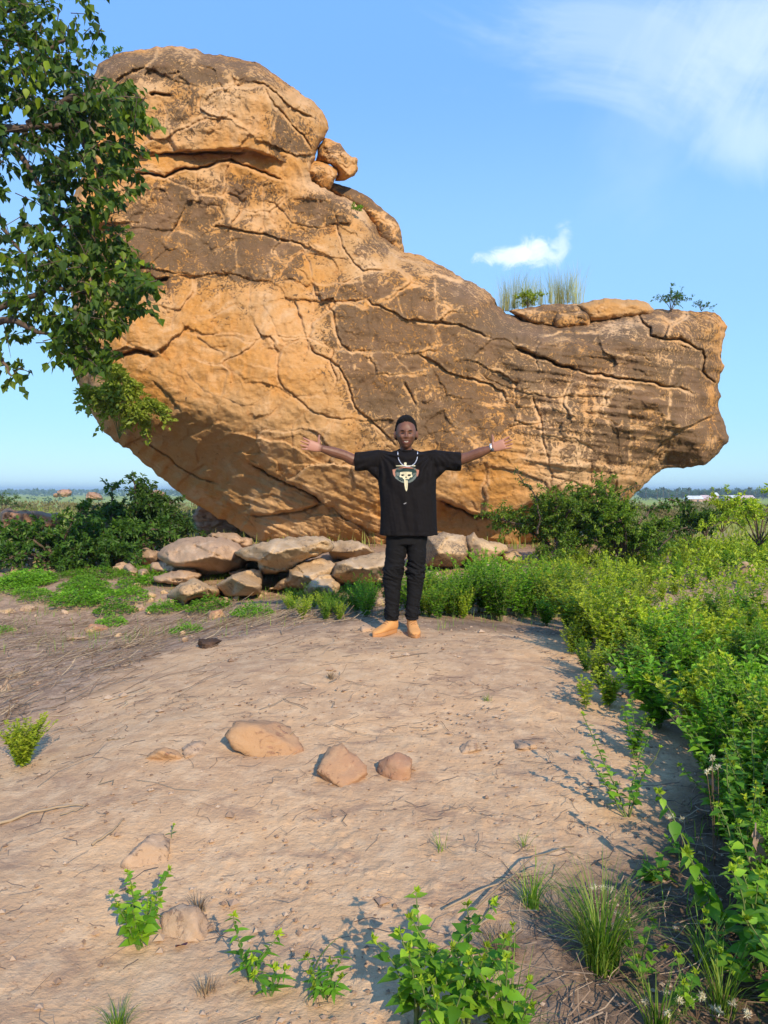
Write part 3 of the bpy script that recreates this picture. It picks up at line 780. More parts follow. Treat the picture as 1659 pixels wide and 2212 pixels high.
ck('500 930 620 960 690 1000 760 1010 860 1000', 1.6, .05, -.10, 40, .2)

DARK = [ (385, 430, 110, 55, .62), (515, 410, 40, 50, .5), (585, 415, 30, 28, .5), (690, 450, 62, 38, .6), (820, 520, 60, 48, .42), (450, 545, 190, 62, .62),
 (330, 520, 90, 70, .5), (590, 560, 75, 55, .5), (500, 640, 60, 70, .22), (350, 650, 40, 60, .3), (930, 640, 120, 55, .36), (760, 640, 80, 40, .55),
 (880, 700, 190, 90, .58), (800, 790, 95, 85, .60), (960, 820, 150, 90, .62), (870, 900, 110, 60, .52), (1010, 930, 80, 60, .5), (1000, 600, 70, 35, .1),
 (1120, 740, 110, 80, .50), (1250, 720, 160, 60, .50), (1210, 850, 120, 70, .36), (1330, 800, 120, 60, .42), (1470, 700, 110, 40, .52),
 (1420, 900, 90, 120, .60), (1350, 930, 60, 80, .5), (1500, 880, 70, 100, .60), (1240, 960, 110, 60, .35), (1500, 960, 90, 60, .8), (1520, 790, 60, 50, .45),  # patina; the heaviest blob also paints the shaded underside of the right end
 (1020, 1000, 40, 25, .35), (1170, 700, 80, 40, .2), (1150, 900, 60, 60, .3), (640, 870, 30, 30, .12), (220, 900, 80, 100, .15), (290, 600, 70, 60, .3)]
TINT = [(700, 395, 70, 30, .8), (790, 440, 60, 35, .7), (1000, 625, 80, 40, .5), (1130, 690, 80, 30, .45), (1350, 705, 80, 40, .4), (1300, 700, 80, 30, .3),
        (640, 720, 80, 90, .35), (560, 620, 60, 50, .2), (1200, 900, 90, 120, .45), (1290, 1000, 120, 80, .45), (1320, 860, 40, 90, .4), (1440, 760, 60, 50, .35),
        (300, 480, 40, 40, .5), (560, 470, 60, 40, .3), (1190, 1040, 70, 50, .4), (350, 1000, 120, 60, .1), (600, 1150, 120, 30, .5)]
def body_extra(px, py, Y, pat, tint, edge, inner, d):
    # streaks of rain wash on the right wall, shelving underneath, rippled weathering skin
    rt = sst(1180, 1300, px) * sst(760, 820, py) * (1 - sst(1030, 1090, py))
    st = fbm(px * .055, py * .006, 21, 3)
    pat = pat + rt * st * .55
    low = sst(960, 1100, py) * (1 - sst(900, 1010, px))
    strata = fbm((px * .35 + py) * .012, (py - px * .42) * .085, 33, 3)
    Y = Y + inner * low * .05 * strata
    pat = pat - .22 * low - .35 * np.exp(-(((px - 560) / 210.) ** 2 + ((py - 850) / 170.) ** 2)) + .30 * low * sst(.0, .6, strata)
    q = np.exp(-(((px - 1100) / 110.) ** 2 + ((py - 1060) / 50.) ** 2)); pat = pat - .4 * q
    sk = sst(.15, .5, pat)
    worm = fbm(px * .16, py * .22, 51, 2)
    Y = Y + inner * sk * .020 * worm
    # bedding on the right
    bed = fbm(px * .006, (py - .12 * px) * .06, 61, 3)
    Y = Y + inner * sst(1000, 1150, px) * (1 - sst(1000, 1080, py)) * .07 * bed
    return Y, pat, tint, edge
body = relief('giant_boulder', BODY, bY, bB, bR, 2.0, ROCK_M, 1, C, (), DARK, TINT, (120, 84), .13, .045, 1.3, .035, 2.6, .016, 2.4, body_extra, base_pat=.02,
              origin=at(800, 1190, 15.8))
tag(body, 'gigantic orange sandstone boulder with dark weathered patches, overhanging on both sides', 'boulder')

# ---- the block that crowns it
C = []
ck('415 300 460 300 520 308', 3, .25, .08, 20, .3, Z1)
ck('935 245 1000 250 1060 290 1120 350 1200 395 1260 430', 2.2, .16, .10, 26, .5, Z1)
ck('1000 270 1030 330 1075 385 1130 430 1180 490 1215 520 1250 600', 2.0, .14, .05, 20, .7, Z1)
ck('1075 390 1050 440 1030 500 1020 560 1018 625', 2.0, .12, -.06, 24, .8, Z1)
ck('450 60 440 120 400 160 350 190 300 210', 2.4, .12, .08, 24, .5, Z1)
ck('550 60 600 90 690 100', 2.4, .14, .12, 14, .4, Z1)
ck('470 340 500 400 490 460 520 540 560 600', 1.8, .08, .05, 20, .8, Z1)
ck('760 240 800 290 830 270 900 250', 1.8, .08, .06, 24, .5, Z1)
ck('740 480 760 440 800 380', 1.6, .07, .06, 24, .4, Z1)
ck('480 190 520 230 560 190', 1.8, .08, .04, 20, .4, Z1)
ck('1075 395 1140 370', 1.4, .06, 0, 12, .5, Z1)
CAPO = pl('''192 320 188 240 196 180 214 138 233 124 262 112 295 108 330 106 338 100 387 100 430 108 441 116 495 122 554 134 604 167 654 205 691 231 708 256
 711 277 702 298 690 315 681 335 672 368 664 391 655 386 629 369 600 352 579 340 550 331 529 326 499 327 460 330 424 332 383 333 350 338 326 338 279 338 230 345''')
def cap_extra(px, py, Y, pat, tint, edge, inner, d):
    return Y, pat, tint, edge
cap = relief('crowning_boulder', CAPO, 17.1, lambda x, y: 2.0 - .25 * sst(210, 110, y) - 1.3 * np.clip((x - 585) / 120., 0, 1), lambda x, y: 34 - 25 * sst(250, 318, y), 2.0, ROCK_M, 2, C, (),
             [(400, 140, 160, 42, .62), (420, 220, 70, 60, .42), (600, 275, 26, 60, .55), (640, 310, 42, 52, .62), (560, 170, 80, 40, .35), (360, 260, 60, 50, .25), (250, 150, 50, 40, .4), (680, 260, 30, 40, .2)],
             [(500, 240, 70, 60, .35), (320, 180, 40, 30, .5), (620, 210, 50, 25, .35), (400, 290, 60, 40, .5)], (150, 100), .22, .07, 1.3, .035, 2.0, .016, 1.6, cap_extra)
tag(cap, 'massive brown block crowning the giant boulder above a dark crevice', 'boulder')

C = []
ck('1300 600 1360 620 1420 640', 1.6, .06, .03, 14, .4, Z1)
st1 = relief('beaked_rock', pl('699 299 718 303 737 313 750 328 760 338 772 344 773 364 764 380 750 388 728 394 722 392 727 380 728 364 706 356 682 350 686 325'), 17.2, .8, 6, 1.6, ROCK_M, 3, C, (),
             [(735, 335, 60, 40, .5)], [], (26, 20), .08, .03, 1.2, .03, 2.0, .012, .8, chisel=7)
tag(st1, 'small beak-shaped rock jutting right from under the crowning block', 'rock')
st2 = relief('wedge_rock', pl('640 380 660 344 680 348 700 352 731 364 726 385 711 411 700 410 680 404 640 398'), 16.9, .7, 6, 1.6, ROCK_M, 4, (), (), [(690, 380, 30, 30, .3)], [(695, 380, 30, 20, .2)], (40, 30), .06, .03, 1.2, .03, 1.6, .012, .6, chisel=6)
tag(st2, 'orange wedge-shaped rock propped under the beak-shaped rock', 'rock')
st3 = relief('dark_slab', pl('708 394 735 399 770 410 800 430 832 455 858 478 868 500 872 545 850 545 815 520 790 470 740 440 700 418'), 17.5, .5, 24, 2.0, ROCK_M, 5, (), (), [(800, 450, 120, 80, .7)], [], (60, 34), .07, .03, 1.3, .05, 1.4, .012, .9, base_pat=.3)
tag(st3, 'dark rounded slab leaning behind the upper right shoulder of the boulder', 'rock')
# slabs lying on the right end
for nm, o_, y_, b_, dk_, lb in [
    ('top_slab', '1100 672 1150 663 1200 655 1247 657 1275 668 1277 692 1274 712 1200 714 1140 704', 16.9, .9, .6, 'dark flat slab below the grass tuft on the boulder'),
    ('top_slab', '1245 660 1268 652 1293 646 1330 646 1376 647 1400 655 1412 668 1407 684 1340 692 1300 698 1272 700 1260 684', 16.7, .8, .0, 'tan flat slab beside the small shrub on the boulder'),
    ('top_slab', '1190 690 1200 676 1262 668 1276 676 1278 704 1240 712 1200 712', 16.3, .5, .7, 'dark small block wedged under the two flat slabs')]:
    o = relief(nm, pl(o_), y_, b_, 16, 2.0, ROCK_M, 6 + len(nm) + int(y_ * 10) % 7, (), (), [(float(o_.split()[0]) + 60, 670, 120, 50, dk_)], [], (50, 20), .05, .03, 1.2, .05, 1.5, .012, 1.0)
    tag(o, lb, 'rock slab')

# ---- the pile at its foot
def pile(name, s, base, B, label, mat=PALE_M, R_=14, cell=(60, 44), dk=0.0, tl=.16, step=2.4, seed=1, cat='rock', cr=(), tints=()):
    P = pl(s, **ZB); 
    yb = P[:, 1].max()
    g = G(P[:, 0].mean(), base if base > 400 else yb - 4)
    o = relief(name, P, g.y + B * .25, B * 1.25, R_ * .38, step, mat, seed, cr, (), [], tints, cell, tl * .8, .03, .9, .03, 1.8, .008, B * .9, base_pat=dk + .12, chip=.6, origin=tuple(g), chisel=8)
    tag(o, label, cat); return o
pile('domed_rock', '50 185 58 145 90 136 128 146 160 160 160 190 130 215 90 215', 1222, .5, 'low rounded pinkish rock at the left end of the rock pile', PINK_M, 20, seed=11)
pile('broad_dome_rock', '140 160 180 125 235 100 290 90 350 88 420 94 480 118 520 150 530 190 500 230 460 250 400 262 330 250 250 240 190 215 150 190', 1240, 1.3,
     'broad low pinkish dome of rock left of the tilted slab', PINK_M, 40, (90, 60), seed=12, tl=.14)
pile('flat_top_rock', '350 84 370 74 420 70 470 74 495 92 540 92 545 130 500 140 440 120 400 100', 1190, .6, 'flat brown rock tucked under the left underside of the boulder', PINK_M, 14, seed=13)
for k, (s_, lb) in enumerate([('110 205 170 190 230 205 300 215 300 240 250 258 180 250 110 240', 'pinkish flat ledge in front of the broad dome'),
    ('200 235 290 225 330 250 300 280 240 295 130 285 120 262', 'long pale flat ledge nearest the angular block'),
    ('300 190 360 178 420 182 440 205 420 250 360 262 310 250 295 225', 'grey streaked rounded rock in the middle of the ledges'),
    ('0 210 20 204 50 215 62 245 40 262 0 262', 'small pale pyramid rock at the far left of the pile'),
    ('55 230 90 226 110 250 90 268 50 266', 'small pinkish lump right of the pale pyramid rock'),
    ('440 240 500 222 540 235 535 265 470 275', 'small flat stone under the left tip of the tilted slab')]):
    pile('ledge_rock', s_, 0, .45, lb, PINK_M if k != 2 else PALE_M, 12, (50, 30), .05 if k != 2 else .3, seed=20 + k)
pile('angular_block', '180 335 205 310 245 285 290 263 315 272 350 290 405 312 412 340 380 350 300 352 270 360 262 410 240 412 235 370 186 350', 1290, .75, 'angular pale block with a lichen dark right side, left of the wedge stone', PALE_M, 22, (70, 60), seed=31, tl=.25)
pile('wedge_stone', '385 293 440 262 500 236 535 226 575 232 586 250 582 290 578 338 520 345 470 346 430 345 405 318', 1288, .65, 'smooth pale wedge stone standing below the tilted slab', PALE_M, 14, (120, 90), seed=32, tl=.12)
pile('tilted_slab', '463 156 510 135 560 118 620 104 700 90 780 86 850 88 872 100 890 130 880 152 850 158 800 178 765 190 740 215 700 240 640 250 590 247 572 232 565 200 545 196 500 186', 1262, 1.5,
     'long pale slab tilted on top of the rock pile', PALE_M, 16, (110, 50), seed=33, tl=.16, cr=[(pl('540 215 600 195 680 190 750 170 800 140 880 150', **ZB), 1.6, .05, .22, 40, .7)], tints=[(600, 1222, 90, 20, .7)])
pile('prop_stone', '522 150 545 134 590 132 600 150 585 185 580 236 560 232 522 226 520 190', 1235, .5, 'upright grey prop stone under the left half of the tilted slab', PALE_M, 10, (60, 60), .15, seed=34)
pile('under_rock', '870 112 920 106 975 106 1020 122 1062 156 1040 185 980 192 920 190 880 182 862 150', 1215, .9, 'pale blocky rock right behind the raised end of the tilted slab', PALE_M, 12, (60, 60), .05, seed=35)
pile('sloping_rock', '700 225 760 190 840 182 900 205 920 250 900 290 860 310 780 316 700 312 650 310 620 318 640 290 690 262', 1275, .9, 'broad sloping rock face below the tilted slab', PALE_M, 20, (80, 50), .0, seed=36)
pile('flat_ledge', '900 200 990 172 1060 155 1120 150 1160 165 1160 240 1110 280 1000 292 900 290 870 260', 1272, 1.0, 'wide brown flat rock directly behind the person', PALE_M, 16, (90, 60), .1, seed=37)
pile('dark_rock', '753 245 775 228 810 213 850 202 880 204 884 236 860 256 800 275 768 268', 1262, .35, 'dark grey oval rock left of the purple grey slab', PALE_M, 9, (50, 30), .55, seed=38)
pile('dark_rock', '876 206 930 188 985 178 1004 200 1000 248 960 262 900 254 876 246', 1262, .4, 'purple grey flat slab just left of the person', PALE_M, 9, (60, 40), .45, seed=39)
pile('pyramid_rock', '756 320 780 285 808 262 840 252 868 249 890 272 914 292 905 330 860 348 790 346', 1290, .45, 'small pyramid rock with a reddish right face', PALE_M, 14, (56, 60), seed=40, tl=.3)
pile('shard_rock', '615 312 660 280 712 240 718 270 700 300 660 318', 1280, .3, 'narrow pale shard leaning below the tilted slab', PALE_M, 8, seed=41)
pile('round_rock', '1265 82 1300 74 1345 71 1400 76 1444 88 1462 110 1466 150 1452 190 1430 220 1360 232 1290 232 1262 210', 1228, .9, 'round brown streaked boulder just right of the person', PALE_M, 34, (90, 80), .38, seed=42)
pile('cracked_block', '1440 90 1462 84 1484 70 1502 94 1560 110 1618 124 1624 150 1590 172 1580 200 1500 210 1462 190 1450 150', 1222, .8, 'pale cracked block right of the round boulder', PALE_M, 16, (60, 40), .05, seed=43, tl=.2)
pile('round_rock', '1255 240 1300 232 1335 242 1356 268 1352 292 1300 300 1255 298', 1268, .4, 'pale round stone beside the right knee of the person', PALE_M, 20, seed=44)
pile('round_rock', '1505 215 1530 198 1575 194 1605 206 1612 240 1570 262 1510 258', 1240, .45, 'brown round stone half sunk in herbs below the cracked block', PALE_M, 16, dk=.15, seed=45)
pile('round_rock', '1560 180 1600 160 1660 150 1690 170 1690 210 1600 215', 1215, .5, 'orange brown rock in the shadow under the boulder near the dark bush', PALE_M, 16, dk=.05, seed=46)

# rock outcrops out on the left
def outc(name, P, Y, B, lb, sd, R_=10, st=1.6, cell=(22, 16)):
    o = relief(name, P, Y, B, R_, st, FARROCK_M, sd, (), (), [], [], cell, B * .12, B * .05, .8, B * .06, .8, B * .02, B, chip=.5, base_pat=.12); tag(o, lb, 'rock')
DL = dict(sc=500 / 1659 / 1.302, oy=1340 / 1.302)
outc('low_outcrop', pl('0 400 0 330 40 305 100 295 140 320 220 315 320 320 400 330 460 345 520 335 570 345 600 400 560 470 300 520 0 530', **DL), 19.0, 1.2, 'low reddish rock outcrop behind the bush at the left edge', 51, 8, 2.0)
outc('block_outcrop', pl('535 140 560 120 600 118 650 122 672 140 668 180 620 192 545 190', **DL), 170, 6, 'small square reddish rock standing out in the green plain', 52, 5, 1.0)
outc('block_outcrop', pl('495 165 520 152 545 160 545 195 500 195', **DL), 172, 3, 'tiny dark rock at the foot of the square reddish rock', 53, 4, 1.0)
outc('low_outcrop', pl('800 170 830 145 890 148 940 165 960 215 900 225 800 215', **DL), 120, 4, 'low brown rock mound in the middle of the green plain', 54, 5, 1.0)
outc('block_outcrop', pl('1400 150 1440 124 1490 130 1545 155 1540 185 1480 190 1405 178', **DL), 165, 5, 'reddish rock out in the plain near the edge of the boulder', 55, 5, 1.0)
outc('stepped_outcrop', np.array([(415, 1115), (430, 1090), (470, 1088), (520, 1110), (560, 1150), (600, 1175), (560, 1190), (480, 1172), (430, 1150)], float), 19.5, 1.0, 'layered pale rock shelf seen beneath the left underside', 56, 8, 2.0, (50, 12))
# ------------------------------------------------------------------ loose stones on the bare ground
def stone_mesh(name, size, seed, mat, cuts=9, sub=4, rough=.045, flat=0.0):
    r_ = np.random.default_rng(seed)
    bm = bmesh.new(); bmesh.ops.create_icosphere(bm, subdivisions=sub, radius=1)
    V = np.array([v.co[:] for v in bm.verts]); F = np.array([[v.index for v in f.verts] for f in bm.faces]); bm.free()
    n0 = V / np.linalg.norm(V, axis=1)[:, None]
    s = np.ones(len(V))
    for _ in range(cuts):
        n = r_.normal(size=3); n[2] *= .8; n /= np.linalg.norm(n); h = r_.uniform(.34, .74)
        d = n0 @ n; s = np.where(d > 1e-3, np.minimum(s, h / np.maximum(d, 1e-3)), s)
    if flat: s = np.minimum(s, flat / np.maximum(n0[:, 2], 1e-3))
    V = n0 * s[:, None]
    V *= (1 + rough * 2.2 * fbm(V[:, 0] * 2.5 + seed, V[:, 1] * 2.5, V[:, 2] * 2.5, 3) + rough * fbm(V[:, 0] * 9, V[:, 1] * 9 + seed, V[:, 2] * 9, 3))[:, None]
    V = V * np.array(size) * .5
    pat = np.clip(.15 + .5 * fbm(V[:, 0] * 5 / size[0], V[:, 1] * 5 / size[0], V[:, 2] * 5 + seed, 2), 0, 1)
    return meshobj(name, V, F, mat, None, True, {'patina': pat, 'edge': np.zeros(len(V)), 'tint': np.clip(.3 * fbm(V[:, 0] * 3 / size[0], V[:, 1] * 3 / size[0], seed, 2), 0, 1)})
def stone(Dx, Dy, w, h, label, seed, mat=STONE_M, sink=.25, tall=.6, rz=0.0, name='stone', cuts=9, flat=0.0, cat='stone', tilt=(0, 0)):
    """Dx, Dy: centre of its foot in the traced drawing, w, h its size there"""
    g = G(Dx, Dy); k = (g - Vector((0, 0, CZ))).length / FD
    w *= k; h *= k
    o = stone_mesh(name, (w * 1.35, w * 1.35, h * 1.15), seed, mat, cuts, flat=flat)
    o.location = (g.x, g.y + w * .42, g.z + h * (.32 - sink)); o.rotation_euler = (tilt[0], tilt[1], rz)
    tag(o, label, cat); return o
ST = [
 (580, 1640, 150, 105, 'largest half buried stone, with a reddish slanted top and pale base', 3, STONE_M),
 (738, 1700, 112, 92, 'pointed ochre stone with a reddish right side', 14, STONE_M),
 (866, 1675, 68, 62, 'small wedge shaped ochre stone with a pale ridge', 25, STONE_M),
 (1013, 1628, 46, 32, 'small brown stone alone on the bare soil', 36, PINK_M),
 (1138, 1618, 70, 15, 'flat reddish stone level with the soil', 47, PINK_M),
 (409, 1632, 62, 42, 'half round brown stone touching the pale yellow one', 58, PINK_M),
 (350, 1650, 84, 44, 'low pale yellow stone left of the half round brown one', 69, STONE_M),
 (318, 1868, 98, 78, 'domed reddish stone beside the tiny sprout', 71, PINK_M),
 (394, 2038, 96, 56, 'domed pinkish stone at the foot of the leafy plant', 82, PINK_M),
 (800, 1366, 50, 26, 'brown stone just behind the tan boot of the person', 93, PINK_M),
 (205, 1362, 46, 28, 'pale cube shaped stone among the straw', 104, STONE_M),
 (460, 1340, 50, 30, 'pale blunt stone in front of the leafy patches', 115, STONE_M),
 (131, 1314, 34, 17, 'small pale stone at the edge of the low green carpet', 126, PINK_M),
 (296, 1320, 30, 30, 'small pointed orange stone between two leafy patches', 137, PINK_M),
 (12, 1326, 40, 28, 'grey stone at the left border of the picture near the green carpet', 148, PALE_M),
 (52, 1322, 36, 20, 'reddish stone next to the grey one at the left border', 159, PINK_M),
 (32, 1462, 42, 18, 'small pale stone lying in the straw at the left border', 160, PALE_M),
 (8, 1495, 24, 52, 'upright reddish stone at the left border above the round green herb', 171, PINK_M),
 (258, 1238, 52, 42, 'reddish lump of rock at the foot of the left bush', 182, PINK_M),
 (281, 1248, 22, 18, 'small round stone beside the reddish lump under the left bush', 193, PALE_M),
 (80, 1228, 50, 40, 'dark brown rock half hidden under the left bush', 204, PINK_M),
 (15, 1238, 60, 42, 'brown flat rock at the left border below the bush', 215, PINK_M),
 (200, 1292, 26, 14, 'tiny reddish stone on the green carpet', 226, PINK_M),
 (432, 1290, 30, 16, 'small pinkish stone before the flat ledges', 237, PINK_M),
 (1280, 1150, 60, 26, 'pinkish rock poking out of the herbs right of the dark bush', 248, PINK_M),
 (1430, 1178, 34, 20, 'small mauve rock showing among the herbs far right', 259, PINK_M),
 (1610, 1245, 36, 46, 'mauve brown rock deep in the herbs near the right border', 260, PINK_M),
 (1258, 1302, 40, 36, 'low grey stone behind the herbs right of the person', 271, PALE_M),
 (150, 1385, 40, 20, 'dull brown stone in the straw left of the cube shaped one', 282, PINK_M),
 (655, 1335, 34, 18, 'small flat stone before the herbs left of the person', 293, PALE_M),
]
for i, (a, b_, w, h, lb, sd, mt) in enumerate(ST):
    stone(a, b_, w, h, lb, sd, mt, sink=.22 if h > 30 else .3, rz=.3 * ((sd % 7) - 3), cuts=13 + sd % 5, tilt=(.0, .12 * ((sd % 5) - 2)))
# broken stones round the foot of the pile
r_ = np.random.default_rng(61); RB = [stone_mesh('broken_stone', (1, .8, .7), 700 + i, PALE_M if i % 2 else PINK_M, 12, 3) for i in range(5)]
sp = [(r_.uniform(285, 830), r_.uniform(1238, 1312)) for i in range(44)] + [(r_.uniform(0, 420), r_.uniform(1310, 1400)) for i in range(22)] + [(r_.uniform(300, 600), r_.uniform(1180, 1240)) for i in range(10)]
for i, (a, b_) in enumerate(sp):
    g = G(a, b_); o = RB[i] if i < 5 else RB[i % 5].copy()
    if i >= 5: COL.objects.link(o)
    s = r_.uniform(.06, .22) * (1 if i < 44 else .6); o.scale = (s, s, s); o.location = (g.x, g.y, g.z + s * .08); o.rotation_euler = (r_.normal(0, .3), r_.normal(0, .3), r_.uniform(0, 6.28))
    tag(o, 'small broken stone among the weeds around the rock pile' if i < 44 else 'small broken stone in the straw at the left' if i < 66 else 'small broken stone behind the ledges left of the pile', 'stone', 'broken stones around the rock pile')
# the dark clod
g = G(452, 1398); k = g.y / FD
o = stone_mesh('dirt_clod', (62 * k, 40 * k, 34 * k), 77, plainmat('dark_dirt', (.075, .045, .03), .95, 60, .8, .02, .4), 5, rough=.12)
o.location = (g.x, g.y, g.z + .02); tag(o, 'dark crumbly clod of dung lying on the sand at left', 'clod')

# pebbles and crumbs: nobody could count them
r_ = np.random.default_rng(5)
n = 15000
rad = 1.4 + 9 * r_.random(n) ** 1.5; an = r_.uniform(R(-36), R(36), n)
x = np.sin(an) * rad; y = np.cos(an) * rad
clump = fbm(x * 1.5, y * 1.5, 3, 3); keep = clump > r_.uniform(-.5, .9, n) - .15; x, y = x[keep], y[keep]; n = len(x)
sz = .003 + .010 * r_.random(n) ** 4 + .0012 * y * r_.random(n); sz *= 1 + 2.2 * (r_.random(n) < .012)
z = gbase(x, y)
oc = np.array([[1, 0, 0], [-1, 0, 0], [0, 1, 0], [0, -1, 0], [0, 0, 1], [0, 0, -1]], float)
of = np.array([[0, 2, 4], [2, 1, 4], [1, 3, 4], [3, 0, 4], [2, 0, 5], [1, 2, 5], [3, 1, 5], [0, 3, 5]])
V = (oc[None] * r_.uniform(.6, 1.3, (n, 6, 1)) * sz[:, None, None] * np.array([1, 1, .6]))
th = r_.uniform(0, 6.28, n); cs_, sn_ = np.cos(th)[:, None], np.sin(th)[:, None]
V = np.stack([V[..., 0] * cs_ - V[..., 1] * sn_, V[..., 0] * sn_ + V[..., 1] * cs_, V[..., 2]], -1) + np.stack([x, y, z + sz * .3], -1)[:, None]
F = (np.arange(n) * 6)[:, None, None] + of[None]
PEB = leafmat('pebble', (.22, .14, .09), (.42, .28, .18), (.56, .42, .29), 0, .9)
o = meshobj('gravel', V.reshape(-1, 3), F.reshape(-1, 3), PEB, None, False, {'rnd': np.repeat(r_.random(n), 6)})
tag(o, 'small pebbles and crumbs of earth strewn over the bare soil', 'gravel', kind='stuff')

# straw, twigs and dead stalks
def litter(name, label, pts, ln, mat, rad=.0018, rise=.03, seed=3):
    r_ = np.random.default_rng(seed); mb = MB()
    n = len(pts); L_ = r_.uniform(ln[0], ln[1], n); a = r_.normal(0.15, .75, n)
    k = 4; t = np.linspace(-.5, .5, k)[None]; w = r_.normal(0, .09, (n, k)); ca, sa = np.cos(a)[:, None], np.sin(a)[:, None]
    X = pts[:, :1] + ca * t * L_[:, None] - sa * w * L_[:, None]; Y = pts[:, 1:] + sa * t * L_[:, None] + ca * w * L_[:, None]
    up = np.abs(r_.normal(0, rise, n))[:, None] * np.abs(t + .5) ** 1.5
    Z = gbase(X, Y) + .006 + up
    mb.tubes(np.stack([X, Y, Z], -1), rad * r_.uniform(.6, 1.5, n), r_.random(n))
    o = mb.build(name, mat, None, False); tag(o, label, 'litter', kind='stuff'); return o
def scatter(n, box, f, seed):
    r_ = np.random.default_rng(seed); x = r_.uniform(box[0], box[1], n); y = r_.uniform(box[2], box[3], n)
    k = f(x, y) > r_.random(n); return np.stack([x[k], y[k]], 1)
pts = scatter(9000, (-5.5, .2, 3.2, 9.5), lambda x, y: np.clip(.9 * (1 - soilmask(x, y)) * sst(9.5, 7.5, y) + .03, 0, 1) * (.35 + .65 * sst(-.2, .4, fbm(x * 1.2, y * 1.2, 9, 2))), 21)
litter('straw_litter', 'grey brown straw and dead stalks matted over the left side of the clearing', pts, (.06, .42), DRY_M, .0022, .05, 4)
pts = scatter(6500, (.2, 4.5, 1.2, 4.6), lambda x, y: np.clip(.95 * (1 - soilmask(x, y)), 0, 1) * (.4 + .6 * sst(-.2, .4, fbm(x * 1.6, y * 1.6, 9, 2))), 22)
litter('twig_litter', 'dark twigs and dead grass under the herbs at the lower right', pts, (.04, .26), leafmat('twig', (.06, .04, .03), (.14, .09, .06), (.32, .24, .16), 0, .9), .0015, .04, 6)
pts = scatter(3000, (-2.2, 1.8, 1.6, 6.3), lambda x, y: .25 + .75 * sst(.1, .6, fbm(x * 1.4, y * 1.4, 29, 3)), 23)
litter('root_litter', 'thin brown rootlets and bits of stalk scattered on the bare soil', pts, (.02, .14), leafmat('rootlet', (.10, .065, .045), (.20, .13, .09), (.38, .28, .19), 0, .9), .0011, .008, 8)

def stick(P, r, label, mat=None, name='stick'):
    q = []
    for (a, b_, lift) in P:
        g = G(a, b_); q.append((g.x, g.y, g.z + lift))
    q = np.array(q); t = np.linspace(0, 1, 12); tt = np.linspace(0, 1, len(q))
    X = np.stack([np.interp(t, tt, q[:, i]) for i in range(3)], 1); X[:, 1] += .006 * np.sin(t * 17 + r * 900); X[:, 2] += .003 * np.sin(t * 23)
    mb = MB(); mb.tube(X - X[0], np.linspace(r, r * .5, 12), 6, .7)
    o = mb.build(name, mat or DRY_M); o.location = X[0]; tag(o, label, 'stick'); return o
stick([(-20, 1792, .01), (60, 1762, .012), (130, 1748, .012), (180, 1742, .01)], .008, 'long pale stick entering from the left border')
stick([(130, 1764, .008), (170, 1752, .01), (185, 1745, .01)], .004, 'short brown twig beside the end of the long pale stick')
stick([(200, 1828, .008), (245, 1800, .015), (268, 1772, .01)], .006, 'curved brown stick above the domed reddish stone')
stick([(232, 1600, .006), (272, 1597, .006)], .004, 'straight straw coloured splinter on the bare sand')
stick([(1000, 2000, .02), (1080, 1945, .05), (1160, 1880, .06), (1240, 1850, .04)], .005, 'long pale dead stalk lying across the straw at lower right')
stick([(960, 1975, .02), (1090, 1930, .05), (1180, 1895, .05)], .004, 'second pale dead stalk crossing the long one at lower right')
stick([(1010, 2040, .02), (1100, 1960, .04)], .004, 'short pale stalk below the two crossing ones')
